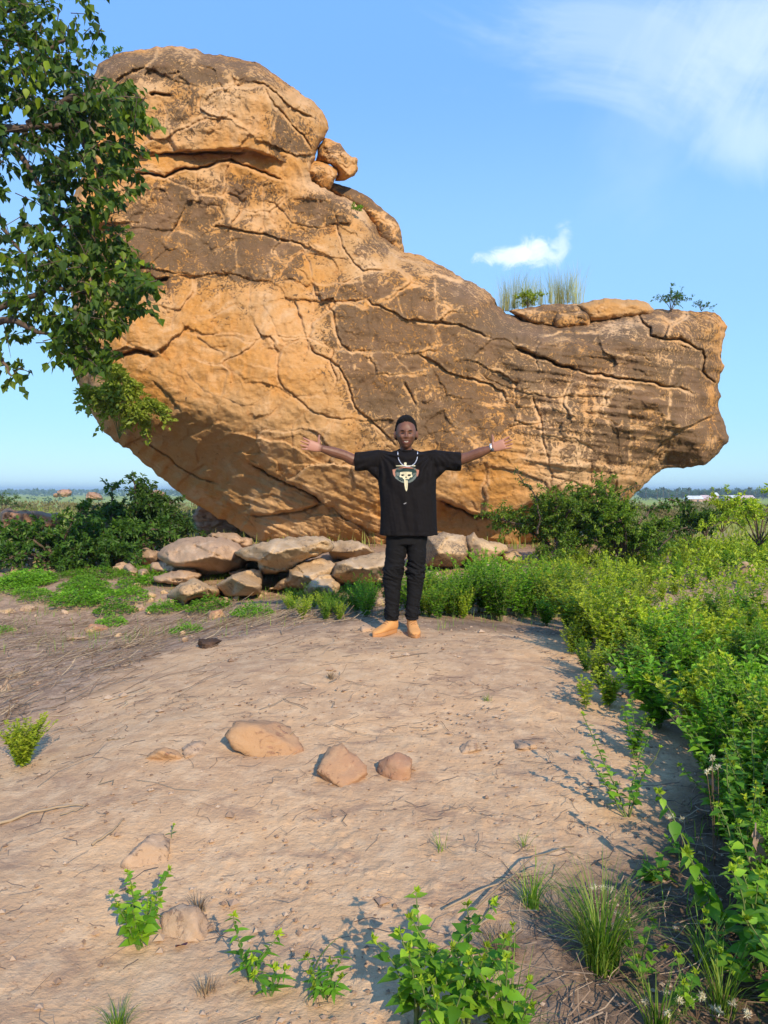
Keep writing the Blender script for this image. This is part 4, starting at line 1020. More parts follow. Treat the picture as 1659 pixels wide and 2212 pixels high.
# ------------------------------------------------------------------ plants
def rnd_unit(r_, n):
    v = r_.normal(size=(n, 3)); return v / np.linalg.norm(v, axis=1)[:, None]
def herb(seed, h=.7, stems=6, leaf=.05, spread=.45, mat=LEAF_HERB, flower=True, name='herb_plant', node=.035, stuff=True):
    """bushy herb: many upright stems, opposite leaves getting smaller into a spike"""
    r_ = np.random.default_rng(seed); st = MB(); lf = MB()
    for s in range(stems):
        a = r_.uniform(0, 6.28); lean = r_.uniform(.1, 1) * spread; H = h * r_.uniform(.65, 1.05)
        k = 9; t = np.linspace(0, 1, k)
        ox = math.cos(a) * lean * H; oy = math.sin(a) * lean * H
        wob = r_.normal(0, .012, (k, 2)).cumsum(0) * (H / .7)
        P = np.stack([ox * t ** 1.3 + wob[:, 0], oy * t ** 1.3 + wob[:, 1], H * t * (1 - .10 * lean * t)], 1)
        st.tube(P, np.linspace(.0045, .0015, k) * (h / .7), 4, 0, False)
        branches = [(P, .12, 1.0)]
        for b in range(r_.integers(5, 9)):
            i = r_.integers(1, 6); ba = r_.uniform(0, 6.28); bl = H * r_.uniform(.18, .42)
            q = np.linspace(0, 1, 5)[:, None]
            Q = P[i] + q * np.array([math.cos(ba) * bl * .6, math.sin(ba) * bl * .6, 0]) + (q ** .9) * np.array([0, 0, bl * .85])
            st.tube(Q, np.linspace(.0025, .001, 5) * (h / .7), 3, 0, False); branches.append((Q, .15, .8))
        for (Q, t0, sc) in branches:
            L_ = np.linalg.norm(np.diff(Q, axis=0), axis=1).sum(); nn = max(3, int(L_ / node))
            tt = np.linspace(t0, 1, nn); kk = np.linspace(0, 1, len(Q))
            pos = np.stack([np.interp(tt, kk, Q[:, i]) for i in range(3)], 1)
            for rep in range(2):
                an = np.arange(nn) * 1.571 + rep * math.pi + r_.normal(0, .35, nn)
                size = leaf * sc * (1.0 - .62 * tt ** 1.8) * r_.uniform(.7, 1.2, nn)
                up = r_.uniform(-.15, .75, nn) + .5 * tt
                D = np.stack([np.cos(an), np.sin(an), up], 1)
                U = np.stack([-.4 * np.cos(an), -.4 * np.sin(an), np.ones(nn)], 1) + r_.normal(0, .25, (nn, 3))
                lf.leaves(pos, D, U, size, size * .62, np.clip(.25 + .5 * tt + r_.normal(0, .2, nn), 0, 1))
            if flower:      # little whorls at the tip
                m = 12; tq = r_.uniform(.86, 1.08, m); p = Q[-1] + (Q[-1] - Q[-2]) * (tq - 1)[:, None] * 2
                lf.leaves(p, rnd_unit(r_, m) + np.array([0, 0, .8]), rnd_unit(r_, m), leaf * .26, leaf * .15, r_.uniform(.7, 1, m))
    e = empty(name)
    a_ = st.build('stem', STEM, e); b_ = lf.build('foliage', mat, e, smooth=False)
    if stuff: b_['kind'] = 'stuff'
    return reg(e, [a_, b_])

def carpet(seed, r=.25, h=.16, n=500, leaf=.03, mat=LEAF_LUSH, name='leafy_patch'):
    r_ = np.random.default_rng(seed); st = MB(); lf = MB()
    th = r_.uniform(0, 6.28, n); q = np.sqrt(r_.random(n)); x = r * q * np.cos(th); y = r * q * np.sin(th)
    hh = h * (1 - q ** 2 * .8) * (.6 + .5 * fbm(x * 8, y * 8, seed, 2)) * r_.uniform(.5, 1.1, n) + .012
    D = np.stack([np.cos(th + r_.normal(0, 1, n)), np.sin(th + r_.normal(0, 1, n)), r_.uniform(-.1, .6, n)], 1)
    U = np.stack([.4 * r_.normal(size=n), .4 * r_.normal(size=n) - .2, np.ones(n)], 1)
    s = leaf * r_.uniform(.6, 1.25, n)
    lf.leaves(np.stack([x, y, hh], 1), D, U, s, s * .75, np.clip(.3 + .5 * r_.random(n), 0, 1))
    for i in range(0, n, 14):
        st.tube([(x[i] * .6, y[i] * .6, 0), (x[i] * .9, y[i] * .9, hh[i] * .6), (x[i], y[i], hh[i])], .0018, 3, 0, False)
    e = empty(name); a_ = st.build('stem', STEM, e); b_ = lf.build('foliage', mat, e, smooth=False); b_['kind'] = 'stuff'
    return reg(e, [a_, b_])

def bush(seed, rad=(.8, .6, .7), limbs=7, twigs=14, leafn=16, leaf=.06, mat=LEAF_BUSH, wood=BARK, name='bush', trunk=.03, wid=.6, dens=1.0, droop=.3, base=.0):
    """woody shrub: limbs from one foot, twigs, leaves strung along the twigs"""
    r_ = np.random.default_rng(seed); st = MB(); lf = MB(); rx, ry, rz = rad
    for l in range(limbs):
        a = 6.28 * (l + r_.uniform(-.3, .3)) / limbs; el = r_.uniform(.15, 1.35)
        tip = np.array([math.cos(a) * math.cos(el) * rx, math.sin(a) * math.cos(el) * ry, math.sin(el) * rz * 1.1 + base]) * r_.uniform(.75, 1.08)
        k = 8; t = np.linspace(0, 1, k)[:, None]
        P = tip * t + np.array([0, 0, 1]) * rz * .35 * np.sin(t * math.pi) * .8 + r_.normal(0, .03, (k, 3)).cumsum(0) * rx * t
        st.tube(P, np.linspace(trunk, trunk * .25, k), 5, r_.random(), False)
        B5 = []
        for b in range(twigs):
            i0 = r_.uniform(.25, 1.0); kk = np.linspace(0, 1, k)
            o = np.array([np.interp(i0, kk, P[:, j]) for j in range(3)])
            d = rnd_unit(r_, 1)[0] + np.array([0, 0, .35]) + tip / np.linalg.norm(tip) * .6
            ln = r_.uniform(.18, .42) * (rx + rz) * .5; d = d / np.linalg.norm(d) * ln
            q = np.linspace(0, 1, 5)[:, None]; Q = o + d * q - np.array([0, 0, droop * ln]) * q ** 2
            st.tube(Q, np.linspace(trunk * .22, trunk * .07, 5), 3, r_.random(), False)
            m = int(leafn * dens); tt = np.clip(r_.uniform(.15, 1.05, m), 0, 1.05); pos = o + d * tt[:, None] - np.array([0, 0, droop * ln]) * tt[:, None] ** 2
            dd = rnd_unit(r_, m) * .9 + d / ln * .6 - np.array([0, 0, .25])
            U = np.array([0, 0, 1.0]) + r_.normal(0, .5, (m, 3))
            s = leaf * r_.uniform(.6, 1.25, m)
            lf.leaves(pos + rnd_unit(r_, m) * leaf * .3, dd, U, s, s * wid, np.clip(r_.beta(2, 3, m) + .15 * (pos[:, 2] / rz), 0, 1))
    e = empty(name); a_ = st.build('branch', wood, e); b_ = lf.build('foliage', mat, e, smooth=False); b_['kind'] = 'stuff'
    return reg(e, [a_, b_])

def tuft(seed, n=90, ln=.28, wd=.006, r=.03, mat=GRASS_M, name='grass_tuft', spread=.8, lo=.2):
    r_ = np.random.default_rng(seed); mb = MB()
    th = r_.uniform(0, 6.28, n); q = r_.random(n)
    P = np.stack([np.cos(th) * q * r, np.sin(th) * q * r, np.zeros(n)], 1)
    th2 = th + r_.normal(0, .5, n); D = np.stack([np.cos(th2), np.sin(th2), 0 * th], 1)
    mb.blade(P, D, ln * r_.uniform(.5, 1.1, n), wd * r_.uniform(.6, 1.2, n), r_.uniform(lo, spread, n), r_.random(n))
    o = mb.build(name, mat, None, False); return o

def place(proto, items, label, cat, group=None):
    """items: (x, y, z, rz, scale[, label]); the first one takes the prototype itself"""
    out = []
    for i, it in enumerate(items):
        if i == 0 and not proto.get('used'):
            o = proto; o['used'] = 1; o.location = it[:3]; o.rotation_euler = (0, 0, it[3]); s = it[4]; o.scale = (s, s, s) if not hasattr(s, '__len__') else s
        else:
            o = copy_tree(proto, it[:3], it[3], it[4])
        tag(o, it[5] if len(it) > 5 else label, cat, group); out.append(o)
    return out
def done(*ps):
    for p in ps:
        if 'used' in p.keys(): del p['used']

R5 = np.random.default_rng(99)
# ---- the thicket on the right
HP = [herb(100 + i, .62 + .1 * (i % 3), 9 + i % 3, .072, .62, node=.034) for i in range(4)] + [herb(116 + i, .60, 9, .105, .7, LEAF_HERB if i else LEAF_LUSH, i > 0, node=.05) for i in range(2)] + [herb(110 + i, .66, 9, .07, .6, LEAF_LUSH, node=.034) for i in range(2)]
for p in HP: pass
edge = [(935, 1338), (1040, 1345), (1130, 1344), (1180, 1362), (1225, 1430), (1250, 1490), (1290, 1545), (1370, 1575), (1470, 1610), (1505, 1700), (1520, 1800), (1560, 1920), (1620, 2050), (1730, 2212), (1800, 2400)]
EG = np.array([[G(*e).x, G(*e).y] for e in edge])
def in_thicket(x, y, off=0.0):
    ye = np.interp(x, EG[:, 0], EG[:, 1], left=99)       # front border as y(x) where it runs across
    best, nx, ny, sd, tt = pldist(np.atleast_1d(float(x)), np.atleast_1d(float(y)), EG, False, True)
    return sd[0] * best[0]          # positive inside (left hand side of the way towards the camera)
HP.append(herb(121, .66, 7, .05, .5, DRYBUSH, False, node=.06)); items = {i: [] for i in range(len(HP))}
cnt = 0; tries = 0; pos = []
while cnt < 298 and tries < 60000:
    tries += 1
    y = 1.2 + 11.5 * R5.random() ** 1.25; x = R5.uniform(.3, 9.0)
    if abs(x) > y * .56 + .5: continue
    dd = in_thicket(x, y)
    if dd < .06: continue
    if y > 9.5 and x < 2.6: continue
    if y < 7.7 and x < .45: continue
    if y > 7.6 and x < 1.6 : continue
    mind = .19 if y < 4 else .24 if y < 6 else .31
    if any((x - a) ** 2 + (y - b) ** 2 < mind ** 2 for a, b in pos): continue
    pos.append((x, y))
    sc = R5.uniform(.66, 1.02) * (1.05 if y < 4 else 1) * (.92 if dd < .3 else 1.0) * (.66 if y > 7 else 1) * (.8 if y > 9.5 else 1)
    if y < 7.2 and x < 1.5: sc *= .62
    k = R5.integers(0, 8) if y > 5 else R5.integers(3, 8)
    if R5.random() < .045: k = len(HP) - 1
    items[k].append((x, y, gz(x, y) - .01, R5.uniform(0, 6.28), sc)); cnt += 1
print('thicket', cnt)
KN = ['small leaved yellow green herb', 'tall small leaved yellow green herb', 'small leaved yellow green herb', 'dense yellow green herb', 'broad leaved deep green herb', 'broad leaved yellow green herb', 'lush green herb', 'lush green herb', 'half dry straw coloured herb']
for k, p in enumerate(HP):
    items[k] = [it + (KN[k] + (' in the back of the thicket near the dark bushes' if it[1] > 8 else ' at the edge of the thicket beside the bare sand' if in_thicket(it[0], it[1]) < .45 else ' in the middle of the thicket' if it[1] > 4.5 else ' in the near part of the thicket at the right border'),) for it in items[k]]
    place(p, items[k], '', 'herb', 'herbs of the thicket on the right')
# the strip of herbs behind the person
PXs = .18
SP = [herb(130 + i, .42, 9, .046, .75, LEAF_LUSH if i else LEAF_HERB, node=.026) for i in range(3)]
it = {0: [], 1: [], 2: []}
for i in range(92):
    Dx = R5.uniform(610, 1250); Dy = R5.uniform(1312, 1345)
    if 560 < Dx < 700: Dy -= 4
    g = G(Dx, Dy); it[i % 3].append((g.x, g.y + R5.uniform(0, .5), g.z - .01, R5.uniform(0, 6.28), R5.uniform(.6, 1.1) * (1.5 if 1030 < Dx else .55 if Dx < 740 else .85 if Dx < 830 else 1.15)))
for k in range(3):
    it[k] = [q + ('small herb in the strip left of the boots of the person' if q[0] < PXs - .25 else 'small herb directly behind the legs of the person' if q[0] < PXs + .25 else 'herb in the strip right of the person, before the thicket',) for q in it[k]]
    place(SP[k], it[k], '', 'herb', 'herbs in the strip behind the person')
# far bright herbs filling the slope right of the boulder, beyond the ones one can tell apart
mb = MB(); r_ = R5
n = 9000
y = r_.uniform(9.5, 17, n); x = r_.uniform(2.4, 12, n)
k = (x < y * .56 + .5) & (fbm(x * .6, y * .6, 4, 3) > -.25 - .0 * x) & ~((y > 12.5) & (x < 4.2))
x, y = x[k], y[k]; n = len(x); hh = (.15 + .28 * r_.random(n)) * (.75 + .5 * fbm(x * .8, y * .8, 6, 2)) * (1 - .6 * sst(12, 17, y))
for rep in range(4):
    D = rnd_unit(r_, n) + np.array([0, 0, .5]); s = r_.uniform(.04, .085, n)
    mb.leaves(np.stack([x + r_.normal(0, .06, n), y + r_.normal(0, .06, n), gbase(x, y) + hh * r_.uniform(.2, 1.05, n)], 1), D, np.array([0, 0, 1.0]) + r_.normal(0, .4, (n, 3)), s, s * .6, np.clip(.4 + .25 * r_.normal(size=n), 0, 1))
n = 5200; y = r_.uniform(1.5, 10, n); x = r_.uniform(0, 4.5, n) + y * .56 + .75; hh = .35 + .4 * r_.random(n)
for rep in range(4):
    D = rnd_unit(r_, n) + np.array([0, 0, .5]); s = r_.uniform(.05, .09, n)
    mb.leaves(np.stack([x + r_.normal(0, .06, n), y + r_.normal(0, .06, n), gbase(x, y) + hh * r_.uniform(.2, 1.05, n)], 1), D, np.array([0, 0, 1.0]) + r_.normal(0, .4, (n, 3)), s, s * .6, np.clip(.4 + .25 * r_.normal(size=n), 0, 1))
o = mb.build('undergrowth', LEAF_HERB, None, False); tag(o, 'mass of bright herbs on the slope beyond and to the right of the thicket', 'undergrowth', kind='stuff')

# ---- green patches on the left
CP = [carpet(140 + i, .30, .27, 900, .036) for i in range(3)]
def gp(Dx, Dy, rz=0, s=1.0, lb=None):
    g = G(Dx, Dy); return (g.x, g.y, g.z - .01, rz, s) + ((lb,) if lb else ())
place(CP[0], [gp(250, 1325, .4, .85, 'yellow green leafy patch reaching down between two small stones'), gp(405, 1368, 2, .55, 'round isolated leafy patch nearest the bare sand at left'),
              gp(545, 1330, 3, .75, 'leafy patch in front of the pyramid rock')], None, 'ground plant', 'leafy patches left of the person')
place(CP[1], [gp(358, 1320, 1, .75, 'leafy patch left of the foot of the angular block'), gp(452, 1318, 2.5, .95, 'broad leafy patch in front of the wedge stone'),
              gp(8, 1365, 1, .4, 'small leafy patch cut by the left border')], None, 'ground plant', 'leafy patches left of the person')
place(CP[2], [gp(240, 1350, 1, .62, 'leafy patch at the foot of the yellow green one'), gp(335, 1258, 2, .9, 'leafy patch between the ledges and the small stones'), gp(290, 1265, 4, .8, 'leafy patch under the right end of the left bush'),
              gp(480, 1245, 0, .6, 'green creeper in the gap between ledges and wedge stone'), gp(415, 1215, 0, .35, 'tiny green tuft in a crack of the broad dome'), gp(370, 1228, 0, .3, 'tiny green sprig on the flat ledge')], None, 'ground plant', 'leafy patches left of the person')
lst = []
for i in range(24):
    g = G(R5.uniform(-40, 335), R5.uniform(1236, 1306)); lst.append((g.x, g.y, g.z - .01, R5.uniform(0, 6), R5.uniform(.6, 1.3)))
CP4 = carpet(149, .30, .17, 750, .032); place(CP4, [l + ('leafy patch of the green carpet under the right end of the left bush' if l[0] > -4.6 else 'leafy patch of the green carpet towards the left border',) for l in lst], 'leafy patch of the continuous green carpet before the left bush', 'ground plant', 'green carpet before the left bush')
done(*CP, CP4)

LEAF_RB = leafmat('feathery_leaf', (.05, .12, .012), (.14, .26, .018), (.30, .42, .03), .38)
# ---- the two big bushes and their neighbours
def bpl(o, Dx, Dy, label, cat='bush', rz=0.0, s=1.0, Y=None):
    g = G(Dx, Dy) if Y is None else atv(Dx, Dy, Y); o.location = g; o.rotation_euler = (0, 0, rz); o.scale = (s, s, s) if not hasattr(s, '__len__') else s
    tag(o, label, cat); return o
bpl(bush(201, (1.45, .9, .68), 14, 24, 24, .085, name='bush'), 120, 1225, 'wide dark green bush at the left side with dense leaves')
bpl(bush(202, (.95, .8, .72), 11, 22, 24, .085, name='bush'), 255, 1225, 'dark green bush in the middle of the left group, above the reddish lump')
bpl(bush(203, (1.05, .8, 1.0), 12, 24, 26, .09, name='bush', trunk=.04), 320, 1200, 'tallest dark bush of the left group with forked brown stems')
bpl(bush(204, (.34, .4, 1.40), 3, 16, 16, .09, name='shrub'), 300, 1200, 'slim dark shoot rising above the left bushes')
bpl(bush(205, (.34, .4, 1.30), 3, 14, 16, .09, name='shrub'), 240, 1205, 'second slim shoot rising above the left bushes, left of the tall bush')
bpl(bush(206, (.9, .8, .8), 8, 12, 10, .06, DRYBUSH, name='shrub'), 200, 1150, 'grey dry shrub behind the left bushes')
bpl(bush(207, (1.1, .8, .7), 9, 14, 14, .05, LEAF_HERB, name='shrub'), 470, 1120, 'pale green shrub between the tall left bush and the boulder')
bpl(bush(208, (.9, .8, .7), 7, 12, 10, .05, DRYBUSH, name='shrub'), 500, 1140, 'dry straw coloured shrub close under the left underside of the boulder')
bpl(bush(209, (1.6, 1.2, 1.2), 9, 16, 14, .08, LEAF_BUSH, name='shrub'), 5, 1110, 'olive shrub at the left border on the edge of the plain')
# right: feathery dark bush under the boulder
bpl(bush(211, (1.5, 1.0, 1.0), 16, 28, 42, .062, LEAF_RB, name='bush', wid=.45), 1215, 1222, 'big dark feathery bush growing under the right part of the boulder', Y=11.9)
bpl(bush(212, (.95, .9, 1.05), 11, 24, 40, .062, LEAF_RB, name='bush', wid=.45), 1350, 1228, 'dark feathery bush right of the big one under the overhang', Y=11.4)
def sprays(pts, Y, seed, label, leaf=.05, mat=LEAF_BUSH, n=130, wid=.4, r0=.018, name='climbing_branch', jit=.10):
    """one long leafy branch along traced points"""
    r_ = np.random.default_rng(seed); P = np.array([at(a, b_, Y + k * .04) for k, (a, b_) in enumerate(pts)])
    st = MB(); lf = MB(); t = np.linspace(0, 1, 16); tt = np.linspace(0, 1, len(P)); Q = np.stack([np.interp(t, tt, P[:, i]) for i in range(3)], 1)
    o0 = Q[0].copy(); Q = Q - o0; Q += r_.normal(0, .012, Q.shape)
    st.tube(Q, np.linspace(r0, r0 * .25, 16), 5, .5, False)
    q = r_.uniform(.12, 1, n); base = np.stack([np.interp(q, t, Q[:, i]) for i in range(3)], 1); d = rnd_unit(r_, n); off = r_.random(n)[:, None] * jit
    s = leaf * r_.uniform(.6, 1.2, n)
    for i in range(0, n, 5): st.tube([base[i], base[i] + d[i] * jit * .9], .003, 3, .5, False)
    kk = (np.arange(n) // 5) * 5
    lf.leaves(base[kk] + d[kk] * off, rnd_unit(r_, n) + d * .6, np.array([0, 0, 1.0]) + r_.normal(0, .5, (n, 3)), s, s * wid, r_.beta(2, 2.5, n))
    e = empty(name, o0); a_ = st.build('branch', BARK, e); b_ = lf.build('foliage', mat, e, smooth=False); b_['kind'] = 'stuff'
    tag(e, label, 'branch'); return reg(e, [a_, b_])
sprays([(1160, 1150), (1170, 1110), (1150, 1060), (1125, 1030), (1112, 1008)], 11.6, 301, 'leafy shoot climbing against the boulder right of the outstretched hand', .06, n=200)
sprays([(1300, 1130), (1330, 1090), (1350, 1060), (1385, 1045)], 11.8, 302, 'thin branch with feathery leaves crossing the lower right edge of the boulder', .05, n=120)
sprays([(1380, 1130), (1410, 1100), (1450, 1080), (1490, 1085)], 11.2, 303, 'leafy branch reaching out right of the boulder towards the plain', .075, n=200, wid=.5)
sprays([(1420, 1190), (1455, 1150), (1480, 1140), (1500, 1150)], 10.6, 304, 'low leafy branch poking out over the herbs', .06, n=120, wid=.45)
bpl(bush(213, (.55, .5, .62), 6, 12, 14, .09, LEAF_BUSH, name='shrub', trunk=.012), 1490, 1180, 'small open shrub on thin pale stems at the edge of the plain', Y=13.5)
bpl(bush(214, (.8, .6, .6), 8, 14, 10, .05, DRYBUSH, name='shrub', trunk=.012), 1440, 1150, 'grey leafless shrub on the bare patch of the plain', Y=19)
bpl(bush(215, (.8, .6, .7), 8, 14, 14, .08, LEAF_HERB, name='shrub', trunk=.012), 1560, 1150, 'fresh green shrub near the grey leafless one', Y=17)
bpl(bush(216, (1.0, .8, .9), 8, 16, 16, .07, LEAF_HERB, name='shrub', trunk=.015), 1640, 1180, 'green shrub at the right border on the edge of the plain', Y=12.5)
bpl(bush(217, (.5, .5, .5), 6, 12, 14, .07, LEAF_BUSH, name='shrub', trunk=.012), 1525, 1165, 'low dark shrub right of the open one', Y=15)

# ---- plants on the rock
bpl(bush(221, (.85, .5, 1.15), 10, 16, 26, .10, LEAF_VINE, name='vine_shrub', wood=STEM, trunk=.006, wid=.7, droop=1.1), 258, 948, 'light yellow green shrub hanging from the left flank of the boulder', Y=13.9)
bpl(bush(222, (.28, .2, .16), 5, 6, 8, .04, LEAF_LUSH, name='rock_plant', trunk=.004), 772, 462, 'tiny green plant rooted in the upper right shoulder of the boulder', Y=15.6)
bpl(bush(223, (.55, .4, .42), 8, 9, 10, .045, LEAF_BUSH, name='rock_shrub', trunk=.008), 1450, 672, 'small feathery shrub on top of the right end of the boulder', Y=16.4)
bpl(bush(224, (.32, .3, .2), 5, 6, 7, .04, LEAF_BUSH, name='rock_shrub', trunk=.006), 1515, 672, 'sparse little shrub at the very right of the boulder top', Y=16.4)
tf = [tuft(230 + i, 75, .95, .008, .16, leafmat('rock_grass%d' % i, (.24, .28, .10), (.42, .44, .22), (.58, .56, .38), .5), 'rock_grass', .55, .02) for i in range(2)]
r_ = np.random.default_rng(8)
its = [(1085, 668), (1110, 662), (1128, 660), (1150, 656), (1170, 655), (1190, 652), (1205, 652), (1225, 650), (1245, 652), (1140, 660), (1215, 655), (1098, 668)]
for k in range(2):
    place(tf[k], [tuple(atv(a, b_ + 4, 17.0 + .3 * r_.random())) + (r_.uniform(0, 6), r_.uniform(.75, 1.15)) for a, b_ in its[k::2]], 'tall pale grass clump in the tuft on the boulder top', 'grass clump', 'tall grass on top of the boulder')
done(*tf, *HP, *SP)
bpl(bush(225, (.5, .35, .34), 8, 10, 12, .045, LEAF_HERB, name='rock_shrub', trunk=.006), 1140, 664, 'green low shrub inside the tall grass on the boulder top', Y=16.7)
bpl(bush(226, (.35, .3, .22), 7, 8, 9, .05, LEAF_LUSH, name='rock_plant', trunk=.005), 240, 128, 'small green plant on the top left corner of the crowning block', Y=17.0)
# ------------------------------------------------------------------ near plants with leaves one can pick apart
def leafmesh(name, Ln, Wd, mat, seed=0, teeth=True, curl=.25):
    """one broad leaf with folded midrib and toothed edge, base at origin, pointing +x"""
    n = 7; V = []; F = []
    for i in range(n + 1):
        t = i / n; w = Wd * .5 * (math.sin(math.pi * min(1, t * 1.02) ** .75)) * (1 - .25 * t)
        if teeth and i % 2: w *= .9
        x = Ln * t; z = -curl * Ln * t * t
        V += [(x, -w, z + w * .28), (x, 0, z), (x, w, z + w * .28)]
    for i in range(n):
        a = i * 3; F += [(a, a + 1, a + 4, a + 3), (a + 1, a + 2, a + 5, a + 4)]
    me = meshobj(name, np.array(V), np.array(F), mat, None, True, {'rnd': np.full(len(V), seed)})
    d = me.data; bpy.data.objects.remove(me); return d
BIGLEAF = [leafmesh('leaf', 1.0, .72, LEAF_LUSH, s_) for s_ in (.25, .6, .95)]
LONGLEAF = [leafmesh('leaf', 1.0, .30, LEAF_LUSH, s_, False, .3) for s_ in (.2, .5)]
def leafy(name, loc, label, cat, seed, stems=5, h=.3, leaf=.06, spread=.5, meshes=BIGLEAF, node=.05, cap=60, tip=True, up=.2, shrink=.5):
    r_ = np.random.default_rng(seed); e = empty(name, loc); st = MB(); k_ = 0; tips = MB()
    for s in range(stems):
        a = 6.28 * (s + r_.uniform(0, .7)) / stems; lean = spread * r_.uniform(.3, 1.1); H = h * r_.uniform(.6, 1.05)
        t = np.linspace(0, 1, 7); P = np.stack([math.cos(a) * lean * H * t ** 1.2, math.sin(a) * lean * H * t ** 1.2, H * t * (1 - .2 * lean * t)], 1) + r_.normal(0, .004, (7, 3)).cumsum(0) * (h / .3)
        st.tube(P, np.linspace(.0035, .0015, 7) * (h / .3) ** .5, 5, 0, False)
        nn = max(2, int(H / node))
        for i in range(nn):
            tt = .18 + .82 * (i + .5) / nn; p = np.array([np.interp(tt, t, P[:, j]) for j in range(3)])
            for rep in (0, 1):
                an = i * 1.57 + rep * math.pi + r_.normal(0, .35); sz = leaf * (1 - shrink * tt ** 2) * r_.uniform(.75, 1.2)
                if k_ < cap:
                    o = bpy.data.objects.new('leaf', meshes[r_.integers(0, len(meshes))]); COL.objects.link(o); o.parent = e
                    o.location = p; o.rotation_euler = (r_.normal(0, .3), -up - r_.uniform(-.3, .35), an); o.scale = (sz,) * 3; k_ += 1
        m = 9; tips.leaves(np.repeat(P[-1:], m, 0), rnd_unit(r_, m) + np.array([0, 0, .9]), rnd_unit(r_, m), leaf * .32, leaf * .2, r_.uniform(.15, .7, m))
    st.build('stem', STEM, e)
    if tip: b_ = tips.build('leaf_tip', LEAF_HERB, e, False); b_['kind'] = 'stuff'
    tag(e, label, cat); return e
def gl(Dx, Dy): g = G(Dx, Dy); return (g.x, g.y, g.z - .005)
leafy('herb_plant', gl(300, 2050), 'leafy green plant at the left, standing behind the domed pinkish stone', 'herb', 401, 9, .27, .046, .6, cap=170, node=.022)
leafy('sprout', gl(370, 1808), 'tiny sprout beside the domed reddish stone', 'sprout', 402, 1, .07, .03, .3, LONGLEAF, .022, 10)
leafy('seedling', gl(540, 2115), 'narrow leaved seedling left of the long curved blade', 'seedling', 403, 3, .21, .06, .5, LONGLEAF, .022, 44)
leafy('seedling', gl(585, 2150), 'low narrow leaved seedling right behind the taller seedling', 'seedling', 404, 3, .11, .055, .8, LONGLEAF, .020, 44)
leafy('seedling', gl(705, 2155), 'bunch of narrow leaves around the long curved blade', 'seedling', 405, 6, .13, .055, .9, LONGLEAF, .020, 60)
leafy('sprout', gl(508, 1618), 'tiny sprout touching the largest half buried stone', 'sprout', 406, 1, .04, .03, .4, BIGLEAF, .02, 8)
mb = MB(); mb.blade(np.zeros((1, 3)), np.array([[.9, .2, 0]]), .17, .014, .55, .9, 8); o = mb.build('long_grass_leaf', GRASS_M, None, False); o.location = gl(672, 2120); tag(o, 'single long curved light green blade', 'grass blade')
# lower right group
leafy('herb_plant', gl(900, 2212), 'tall broad leaved herb with yellow buds, left one of the lower border group', 'herb', 411, 6, .36, .062, .55, cap=120, node=.035)
leafy('herb_plant', gl(1010, 2225), 'dense broad leaved herb in the middle of the lower border group', 'herb', 412, 7, .34, .060, .5, cap=130, node=.032)
leafy('herb_plant', gl(1085, 2260), 'bushy broad leaved herb at the right end of the lower border group', 'herb', 413, 6, .30, .055, .55, cap=110, node=.032)
leafy('herb_plant', gl(960, 2290), 'broad leaved herb cut by the lower border, in front of the others', 'herb', 414, 6, .26, .055, .6, cap=100, node=.032)
leafy('herb_plant', gl(1355, 1765), 'spindly herb with few leafy shoots alone on the bare soil at right', 'herb', 415, 4, .42, .045, .75, cap=110, node=.025)
leafy('herb_plant', gl(1370, 1640), 'upright leafy herb at the inner corner of the thicket', 'herb', 416, 4, .34, .05, .3, cap=110, node=.022)
leafy('herb_plant', gl(1420, 1900), 'dark broad leaved seedling in the shade under the drooping plant', 'herb', 417, 4, .10, .07, .9, cap=18, node=.06, tip=False)
leafy('drooping_herb', gl(1560, 2000), 'drooping yellow green herb with large hanging leaves at lower right', 'herb', 418, 4, .42, .085, .9, cap=100, node=.045, up=-.6)
leafy('herb_plant', gl(1640, 2100), 'broad leaved herb at the right border, low in the picture', 'herb', 419, 6, .34, .075, .5, cap=90, node=.05)
leafy('herb_plant', gl(1600, 1900), 'tall herb with small grey green leaves near the right border', 'herb', 420, 6, .5, .05, .4, cap=150, node=.03)
leafy('herb_plant', gl(1480, 2190), 'small leafy herb with pale seed heads at the lower right', 'herb', 421, 4, .16, .05, .6, cap=40, node=.04)
leafy('herb_plant', gl(1380, 2120), 'thin dark herb right of the big grass tuft', 'herb', 422, 4, .2, .045, .6, cap=40, node=.05)
leafy('herb_plant', gl(1660, 1990), 'leafy herb half outside the right border beside the drooping one', 'herb', 423, 6, .45, .06, .5, cap=120, node=.04)
leafy('herb_plant', gl(1700, 2200), 'broad leaved herb rising from the lower right corner', 'herb', 424, 7, .42, .07, .5, cap=130, node=.045)
leafy('herb_plant', gl(1590, 2130), 'low broad leaved herb in the lower right corner, left of the rising one', 'herb', 425, 5, .20, .06, .8, cap=60, node=.04)
leafy('herb_plant', gl(1560, 1790), 'grey green herb at the inner rim of the thicket under the cream flowers', 'herb', 426, 6, .46, .05, .6, cap=130, node=.03)
leafy('herb_plant', gl(1630, 1840), 'bright herb at the right border beside the withered leaves', 'herb', 427, 7, .52, .06, .5, cap=150, node=.035)
leafy('herb_plant', gl(1470, 1850), 'small seedling with round leaves in the dark litter', 'herb', 428, 3, .10, .055, .9, cap=14, node=.05, tip=False)
# shrubby round herb at the left border
o = herb(431, .26, 30, .036, .75, LEAF_HERB, node=.015); o.location = gl(48, 1655); tag(o, 'rounded bushy herb standing alone at the left border', 'herb')
# herbs along the inner edge, seen close: separate from the thicket behind
o = herb(432, .30, 4, .04, .9, LEAF_HERB, node=.022); o.location = gl(1265, 1530); tag(o, 'low straggling herb leaning out of the thicket over the sand', 'herb')
